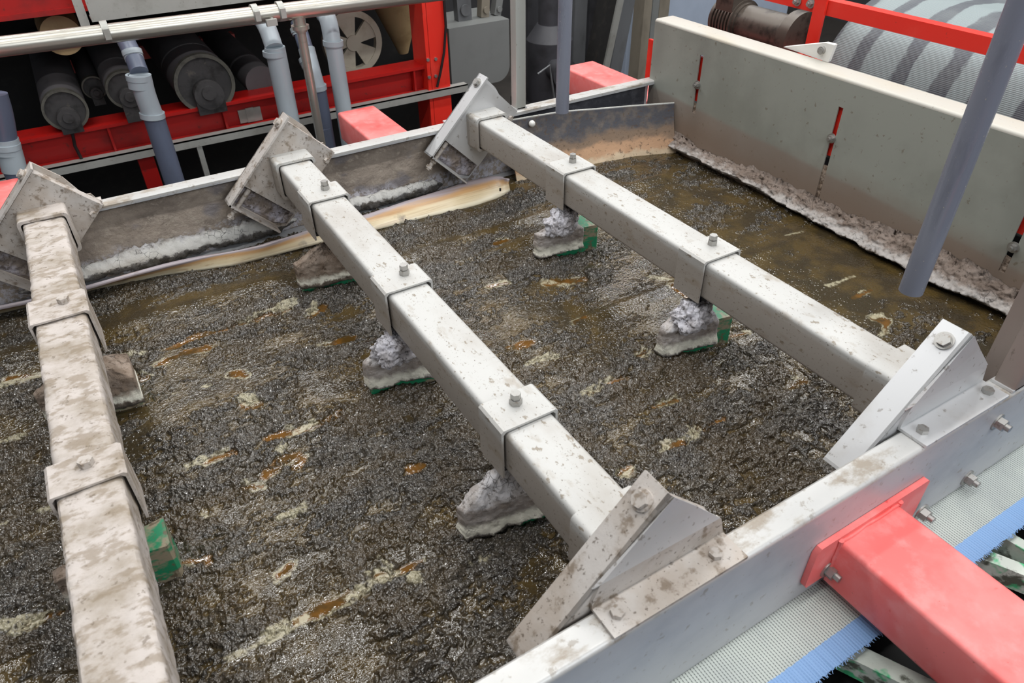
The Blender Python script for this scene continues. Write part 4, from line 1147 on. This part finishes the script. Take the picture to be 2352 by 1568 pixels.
# rollers
def mroller(px, py, rpx, label, y0=MY+.02, ln=1.25, cap=True):
    c = at(px, py, 1, y0); r = rpx*(c-CAM).dot(_f)/FPX
    t = thing('press_roller', (c.x, y0, c.z-r), label, 'roller', 'rollers of the machine behind')
    bm = bm_new(); cyl(bm, (c.x, y0+.006, c.z), (c.x, y0+ln, c.z), r, n=40); finish('shell', bm, 'roller', t, smooth=True)
    if cap:
        bm = bm_new(); ring(bm, (c.x, y0-.012, c.z), (c.x, y0+.02, c.z), r*1.02, r*.90, 40); finish('rim', bm, 'roller_rim', t, smooth=True)
        bm = bm_new(); cyl(bm, (c.x, y0, c.z), (c.x, y0+.01, c.z), r*.93, n=40); cyl(bm, (c.x, y0-.07, c.z-.2*r), (c.x, y0-.002, c.z-.2*r), r*.24, n=24)
        box(bm, c.x-.48*r, c.x+.48*r, y0-.050, y0-.012, min(c.z-.95*r, ztop), c.z-.25*r)
        cyl(bm, (c.x, y0-.056, c.z-.3*r), (c.x, y0-.014, c.z-.3*r), .5*r, n=24)
        finish('bearing_block', bm, 'roller_cap', t)
    return t
mroller(150, 252, 46, 'dark roller with grimy bearing, leftmost under the steel pipe')
mroller(290, 205, 42, 'dark roller partly hidden by the dark grey pipe bend')
mroller(470, 192, 65, 'biggest dark roller, end disc facing the camera below the steel pipe')
mroller(216, 200, 25, 'thin dark roller set back between the two left rollers', MY+.35, .9)
mroller(602, 190, 36, 'dark roller without end disc, right of the biggest roller', MY+.12, 1.1, False)
for (p0, p1, lab) in (((163, 150), (214, 132), 'short red crossbar seen between the two left rollers'), ((462, 98), (538, 84), 'short red crossbar right of the biggest roller'), ((322, 116), (344, 108), 'short pale red crossbar left of the biggest roller')):
    a = at(*p0, 1, 4.7); b = at(*p1, 1, 4.7); bm = bm_new(); box(bm, a.x, b.x, 4.68, 4.76, (a.z+b.z)/2-.05, (a.z+b.z)/2+.022)
    tag(finish('red_crossbar', bm, 'red_pale', None, bevel=.003), lab, 'bar', 'red crossbars inside the machine behind')
# galvanised channel above the steel pipe and stanchion
a = at(205, 30, 1, MY-.12); b = at(540, -14, 1, MY-.12)
ch = thing('pipe_channel', (a.x, MY-.12, a.z), 'galvanised channel above the steel pipe at the top left', 'channel')
bm = bm_new(); zc_ = (a.z+b.z)/2; box(bm, a.x, b.x+.3, MY-.12, MY-.113, zc_-.03, zc_+.05); box(bm, a.x, b.x+.3, MY-.12, MY-.005, zc_-.036, zc_-.030); finish('channel_profile', bm, 'galv', ch, bevel=.002)
a = at(188, 25, 1, MY-.1)
sx = thing('pipe_stanchion', (a.x, MY-.1, 1.3), 'narrow pale stanchion between red beam and steel pipe, top left', 'stanchion')
bm = bm_new(); box(bm, a.x-.022, a.x+.012, MY-.1, MY-.07, at(195, 62, 1, MY-.1).z, 2.2); finish('strut', bm, 'galv', sx, bevel=.002)
# tan cone behind the stanchion
a = at(142, 82, 1, MY+.18); bm = bm_new(); cyl(bm, (a.x, MY+.45, a.z), (a.x, MY+.18, a.z), .085, .08, 40)
tag(finish('tan_drum', bm, 'tan', None, smooth=True), 'tan drum rim showing under the red beam at the top left', 'drum')

# stainless pipe with clamps, tee and drop
PYY = 3.12
pa = at(-30, 105, 1, PYY); pb = at(830, 4, 1, PYY)
sp = thing('steel_pipe', (pa.x, PYY, pa.z), 'long stainless pipe running across the top left, with clamps and a tee', 'pipe')
def onp(px): k = (px+30)/860; q = pa.lerp(pb, k); return q
bm = bm_new(); cyl(bm, pa-Vector((.6, 0, 0)), pb+(pb-pa)*.35, .033, n=32); finish('run', bm, 'steel_pipe', sp, smooth=True)
for px in (206, 548, 612):
    q = onp(px); bm = bm_new(); ring(bm, q+Vector((-.012, 0, 0)), q+Vector((.012, 0, 0)), .0375, .031, 28); box(bm, q.x-.010, q.x+.010, PYY-.046, PYY-.034, q.z-.018, q.z+.018); finish('clamp', bm, 'galv', sp, bevel=.001)
q = onp(655); d = at(702, 285, 1, PYY)
bm = bm_new(); cyl(bm, q, (q.x, PYY, q.z-.085), .026, n=24); cyl(bm, (q.x, PYY, q.z-.06), (q.x, PYY, q.z-.075), .036, n=24); finish('tee', bm, 'steel_pipe', sp, smooth=True)
bm = bm_new(); cyl(bm, (q.x, PYY, q.z-.07), (q.x, PYY, .4), .019, n=24); finish('drop', bm, 'steel_pipe', sp, smooth=True)
v = at(628, 50, 1, PYY-.045); bm = bm_new(); box(bm, v.x-.030, v.x+.012, PYY-.06, PYY-.045, v.z-.012, v.z+.012); cyl(bm, v, v+Vector((0, .05, .02)), .008, n=12); finish('valve_handle', bm, 'galv', sp, bevel=.002)

# plastic drain pipes
def pvc(sections, sockets, label):
    """sections: (list of (px,py,y), radius, material); sockets: (px,py,y,direction,length,radius,mat)"""
    p0 = at(*sections[-1][0][-1][:2], 1, sections[-1][0][-1][2])
    t = thing('drain_pipe', (p0.x, p0.y, 0), label, 'pipe', 'grey plastic drain pipes behind the far rail')
    for (pl, r, mt, nm) in sections:
        P = [at(a, b, 1, y) for a, b, y in pl]
        if len(P) >= 3:
            Q = [P[0]]
            for i in range(1, len(P)-1):
                m0 = P[i].lerp(P[i-1], .45); m1 = P[i].lerp(P[i+1], .45); Q += bez(m0, P[i], m1, 6)
            Q.append(P[-1]); P = Q
        bm = bm_new(); tube(bm, P, r, 24); finish(nm, bm, mt, t, smooth=True, angle=50)
    for (a, b, r, mt, ln) in sockets:
        A = at(*a[:2], 1, a[2]); B = at(*b[:2], 1, b[2]); d = (B-A).normalized()
        bm = bm_new(); ring(bm, A-d*.010, A+d*.010, r*1.10, r*.9, 28); ring(bm, A+d*.009, A+d*ln, r*1.03, r*.9, 28); finish('socket', bm, mt, t, smooth=True)
    return t
def vert(px, py, y, z):        # straight drop below a pixel point
    q = at(px, py, 1, y); return Vector((q.x, y, z))
def drop(t, px, py, y, r, mt, z0=.0):
    q = at(px, py, 1, y); bm = bm_new(); cyl(bm, q, (q.x, y, z0), r, n=24); finish('down_pipe', bm, mt, t, smooth=True)
t = pvc([([(288, 92, 3.36), (305, 125, 3.28), (320, 165, 3.22)], .034, 'pvc_dark', 'bend'), ([(322, 172, 3.2), (332, 215, 3.2), (350, 262, 3.2)], .040, 'pvc_light', 'elbow')],
        [((304, 122, 3.28), (312, 145, 3.26), .034, 'pvc_light', .03), ((318, 178, 3.2), (322, 200, 3.2), .041, 'pvc_light', .04), ((350, 264, 3.2), (352, 275, 3.2), .043, 'pvc_light', .012)], 'dark grey drain pipe with light elbow, left of the biggest roller')
drop(t, 351, 262, 3.2, .041, 'pvc_dark')
t = pvc([([(-12, 215, 3.2), (2, 260, 3.2), (12, 320, 3.2)], .040, 'pvc_dark', 'bend'), ([(12, 318, 3.2), (22, 350, 3.2), (34, 392, 3.2)], .043, 'pvc_light', 'elbow')], [((14, 335, 3.2), (18, 350, 3.2), .044, 'pvc_light', .03)], 'grey drain pipe cut by the left photo edge')
drop(t, 34, 390, 3.2, .041, 'pvc_dark')
t = pvc([([(598, 38, 3.34), (615, 65, 3.26), (630, 110, 3.2)], .037, 'pvc_light', 'elbow')], [((600, 42, 3.33), (606, 52, 3.3), .036, 'pvc_dark', .02), ((630, 122, 3.2), (632, 135, 3.2), .043, 'pvc_light', .014)], 'light grey drain pipe left of the steel drop pipe')
drop(t, 631, 108, 3.2, .042, 'pvc_light')
t = pvc([([(684, 50, 3.40), (694, 85, 3.36), (704, 115, 3.3)], .032, 'pvc_dark', 'bend'), ([(704, 112, 3.3), (714, 150, 3.26), (728, 200, 3.24)], .036, 'pvc_light', 'elbow')],
        [((686, 68, 3.38), (690, 80, 3.37), .033, 'pvc_light', .02), ((708, 138, 3.28), (714, 155, 3.26), .037, 'pvc_light', .03), ((728, 200, 3.24), (730, 212, 3.24), .039, 'pvc_light', .012)], 'drain pipe with light elbow and dark lower length, right of the steel drop pipe')
drop(t, 729, 198, 3.24, .036, 'pvc_dark')
q = at(742, 292, 1, 3.24); bm = bm_new(); cyl(bm, (q.x, 3.24, q.z), (q.x, 3.24, q.z-.16), .041, n=24); finish('socket', bm, 'pvc_dark', t, bevel=.003)
t = pvc([([(744, 25, 3.28), (756, 50, 3.22), (764, 100, 3.2)], .037, 'pvc_light', 'elbow')], [((745, 30, 3.27), (750, 40, 3.25), .036, 'pvc_light', .02), ((765, 98, 3.2), (766, 110, 3.2), .040, 'pvc_light', .014)], 'light grey drain pipe, rightmost of the row, left of the red post')
drop(t, 765, 96, 3.2, .036, 'pvc_light')

# pulley disc with holes, pale hopper
c = at(812, 99, 1, 4.1); Rr = .172
pu = thing('spoked_pulley', (c.x, 4.1, c.z-Rr), 'cream disc wheel with cut-outs inside the red frame, top centre left', 'wheel')
bm = bm_new(); ring(bm, (c.x, 4.1, c.z), (c.x, 4.14, c.z), Rr, Rr*.80, 48); cyl(bm, (c.x, 4.095, c.z), (c.x, 4.15, c.z), Rr*.25, n=24)
for kk in range(5):
    a0 = kk*2*math.pi/5+.5; w = .40
    pts = [(c.x+Rr*rr_*math.cos(a0+s), 4.105, c.z+Rr*rr_*math.sin(a0+s)) for rr_, s in ((.2, -w*1.6), (.86, -w), (.86, w), (.2, w*1.6))]
    prism(bm, pts, (0, .02, 0))
finish('disc', bm, 'cream', pu, smooth=True, angle=30)
a = at(935, 35, 1, 4.2); b = at(950, 135, 1, 4.2)
bm = bm_new(); cyl(bm, (b.x, 4.35, b.z), (a.x, 4.35, a.z+.06), .03, .15, 36)
tag(finish('hopper_cone', bm, 'tan', None, smooth=True), 'tan cone hopper left of the red post', 'hopper')
# grey rounded cabinet right of the red post
a = at(1040, 60, 1, 4.3); b = at(1168, 190, 1, 4.3)
x0_, x1_, zt_, zb_ = at(1030, 60, 1, 4.3).x, at(1170, 100, 1, 4.3).x, at(1100, 55, 1, 4.3).z, at(1110, 195, 1, 4.3).z
cb_ = thing('control_cabinet', ((x0_+x1_)/2, 4.3, zb_), 'plain grey panel with rounded lower corner right of the red post', 'cabinet')
bm = bm_new()
poly = [(x0_, 4.3, zt_), (x0_, 4.3, zb_)] + [(x1_-.10+.10*math.sin(math.pi/2*k/8), 4.3, zb_+.10-.10*math.cos(math.pi/2*k/8)) for k in range(9)] + [(x1_, 4.3, zt_)]
prism(bm, poly, (0, .4, 0)); finish('casing', bm, 'panel_grey', cb_, bevel=.004)
bm = bm_new(); box(bm, x0_+.1, x0_+.2, 4.35, 4.6, 0, zb_+.01); box(bm, x1_-.3, x1_-.2, 4.35, 4.6, 0, zb_+.01); finish('leg', bm, 'dark_steel', cb_)
# clutter on top of the cabinet
for i, (px, py, w, hgt, mt, lab) in enumerate(((1062, 20, .10, .30, 'mid_steel', 'grey upright fitting above the grey panel, next to the red post'), (1110, 20, .06, .34, 'beige_steel', 'narrow beige upright above the grey panel'), (1140, 18, .05, .34, 'panel_grey', 'pale slanted upright above the grey panel, left of the post'))):
    a = at(px, py, 1, 4.45); bm = bm_new(); box(bm, a.x-w/2, a.x+w/2, 4.42, 4.48, zt_+.001, a.z+hgt, Matrix.Translation((a.x, 4.45, a.z)) @ Matrix.Rotation(.12*(i-.3), 4, 'Y') @ Matrix.Translation((-a.x, -4.45, -a.z)))
    cyl(bm, (a.x, 4.41, a.z), (a.x, 4.40, a.z), w*.35, n=16)
    tag(finish('upright_fitting', bm, mt, None, bevel=.004), lab, 'fitting')
# dark pump unit and uprights behind the hanging tube
def upright(px0, px1, y, mt, label, lean=0, z0=0, zt=2.6, name='upright'):
    a = at(px0, 100, 1, y); b = at(px1, 100, 1, y); bm = bm_new()
    box(bm, a.x, b.x, y, y+.12, z0, zt)
    for v in bm.verts: v.co.x += lean*(v.co.z-a.z)
    return tag(finish(name, bm, mt, None, bevel=.004), label, 'upright', 'uprights behind the hanging tube')
upright(1212, 1250, 4.6, 'dark_steel', 'dark upright just right of the light grey post')
upright(1318, 1345, 4.62, 'mid_steel', 'dim grey upright right of the slim hanging tube')
upright(1350, 1372, 4.76, 'dark_steel', 'dark upright second right of the slim hanging tube')
upright(1378, 1396, 4.00, 'black', 'black slanted bar among the uprights right of the slim tube', .20)
upright(1399, 1412, 4.16, 'galv', 'pale slanted strip beside the black bar', .20)
upright(1413, 1440, 4.32, 'mid_steel', 'grey slanted bar right of the pale strip', .16)
upright(1440, 1470, 4.88, 'panel_blue', 'pale bluish panel edge left of the beige column')
upright(1472, 1489, 4.46, 'beige_steel', 'beige column left of the end plate')
upright(1491, 1505, 4.60, 'panel_grey', 'grey column beside the beige one')
upright(1506, 1528, 4.74, 'beige_steel', 'brownish column left of the pale blue panel')
a = at(1532, 40, 1, 4.9); b = at(1700, 60, 1, 4.9)
bm = bm_new(); box(bm, a.x, b.x+.6, 4.9, 5.3, 0, 2.8); tag(finish('blue_cabinet', bm, 'panel_blue', None, bevel=.006), 'large pale blue cabinet behind the end plate, left of the motor', 'cabinet')
c = at(1262, 110, 1, 4.3); pm = thing('pump_unit', (c.x, 4.3, .6), 'dark pump unit behind the slim hanging tube', 'pump')
bm = bm_new(); cyl(bm, (c.x, 4.3, c.z-.35), (c.x, 4.3, c.z+.06), .16, n=32); cyl(bm, (c.x, 4.3, c.z+.06), (c.x, 4.3, c.z+.16), .16, .09, n=32); cyl(bm, (c.x, 4.3, c.z+.16), (c.x, 4.3, c.z+.42), .08, n=24); finish('housing', bm, 'dark_steel', pm, bevel=.004)
bm = bm_new(); cyl(bm, (c.x-.05, 4.16, c.z-.1), (c.x-.05, 4.05, c.z-.1), .07, n=24); ring(bm, (c.x-.05, 4.05, c.z-.1), (c.x-.05, 4.03, c.z-.1), .095, .06, 24); finish('inlet', bm, 'dark_steel', pm, smooth=True)
bm = bm_new(); box(bm, c.x-.2, c.x+.17, 4.1, 4.5, 0, c.z-.35); finish('base', bm, 'black', pm, bevel=.01)
pts = [at(px, py, 1, 3.7) for px, py in ((1235, 170), (1262, 150), (1268, 190), (1278, 262))]
bm = bm_new(); tube(bm, [pts[0], pts[1], pts[2], pts[3], Vector((pts[3].x+.01, 3.7, .621))], .006, 10); tag(finish('grey_hose', bm, 'mid_steel', None, smooth=True), 'thin grey hose looping beside the slim hanging tube', 'hose')
bm = bm_new(); box(bm, 1.86, 2.42, 3.62, 3.95, .0, .62); tag(finish('dark_plinth', bm, 'black', None, bevel=.01), 'dark low plinth behind the far rail, under the pump', 'plinth')

# ------------------------------------------------------------------ light
wd = bpy.data.worlds.new('hall_light'); SC.world = wd; wd.use_nodes = True
bg = wd.node_tree.nodes['Background']; bg.inputs[0].default_value = (.80, .88, 1, 1); bg.inputs[1].default_value = .13
def area(name, loc, size, power, color, aim=None):
    l = bpy.data.lights.new(name, 'AREA'); l.shape = 'RECTANGLE'; l.size, l.size_y = size; l.energy = power; l.color = color
    o = bpy.data.objects.new(name, l); COL.objects.link(o); o.location = loc
    d = (Vector(aim)-Vector(loc)) if aim else Vector((0, 0, -1))
    o.rotation_euler = d.to_track_quat('-Z', 'Y').to_euler(); return o
for y, e in ((.4, 37), (2.4, 37), (4.4, 34), (6.4, 34)):
    for x in (-1.0, 1.2, 3.4, 5.6):
        area('ceiling_lamp', (x+(.5 if y in (2.4, 6.4) else 0), y, 4.7), (1.7, .20), e, (1, .995, .985))
area('skylight', (1.6, -3.4, 4.2), (4.5, 2.0), 150, (.91, .955, 1), (1.2, 1.2, 1.1))

vs = SC.view_settings
vs.view_transform = 'Standard'; vs.look = 'None'; vs.gamma = 1; vs.use_curve_mapping = False; vs.exposure = 0.0
SC.display_settings.display_device = 'sRGB'
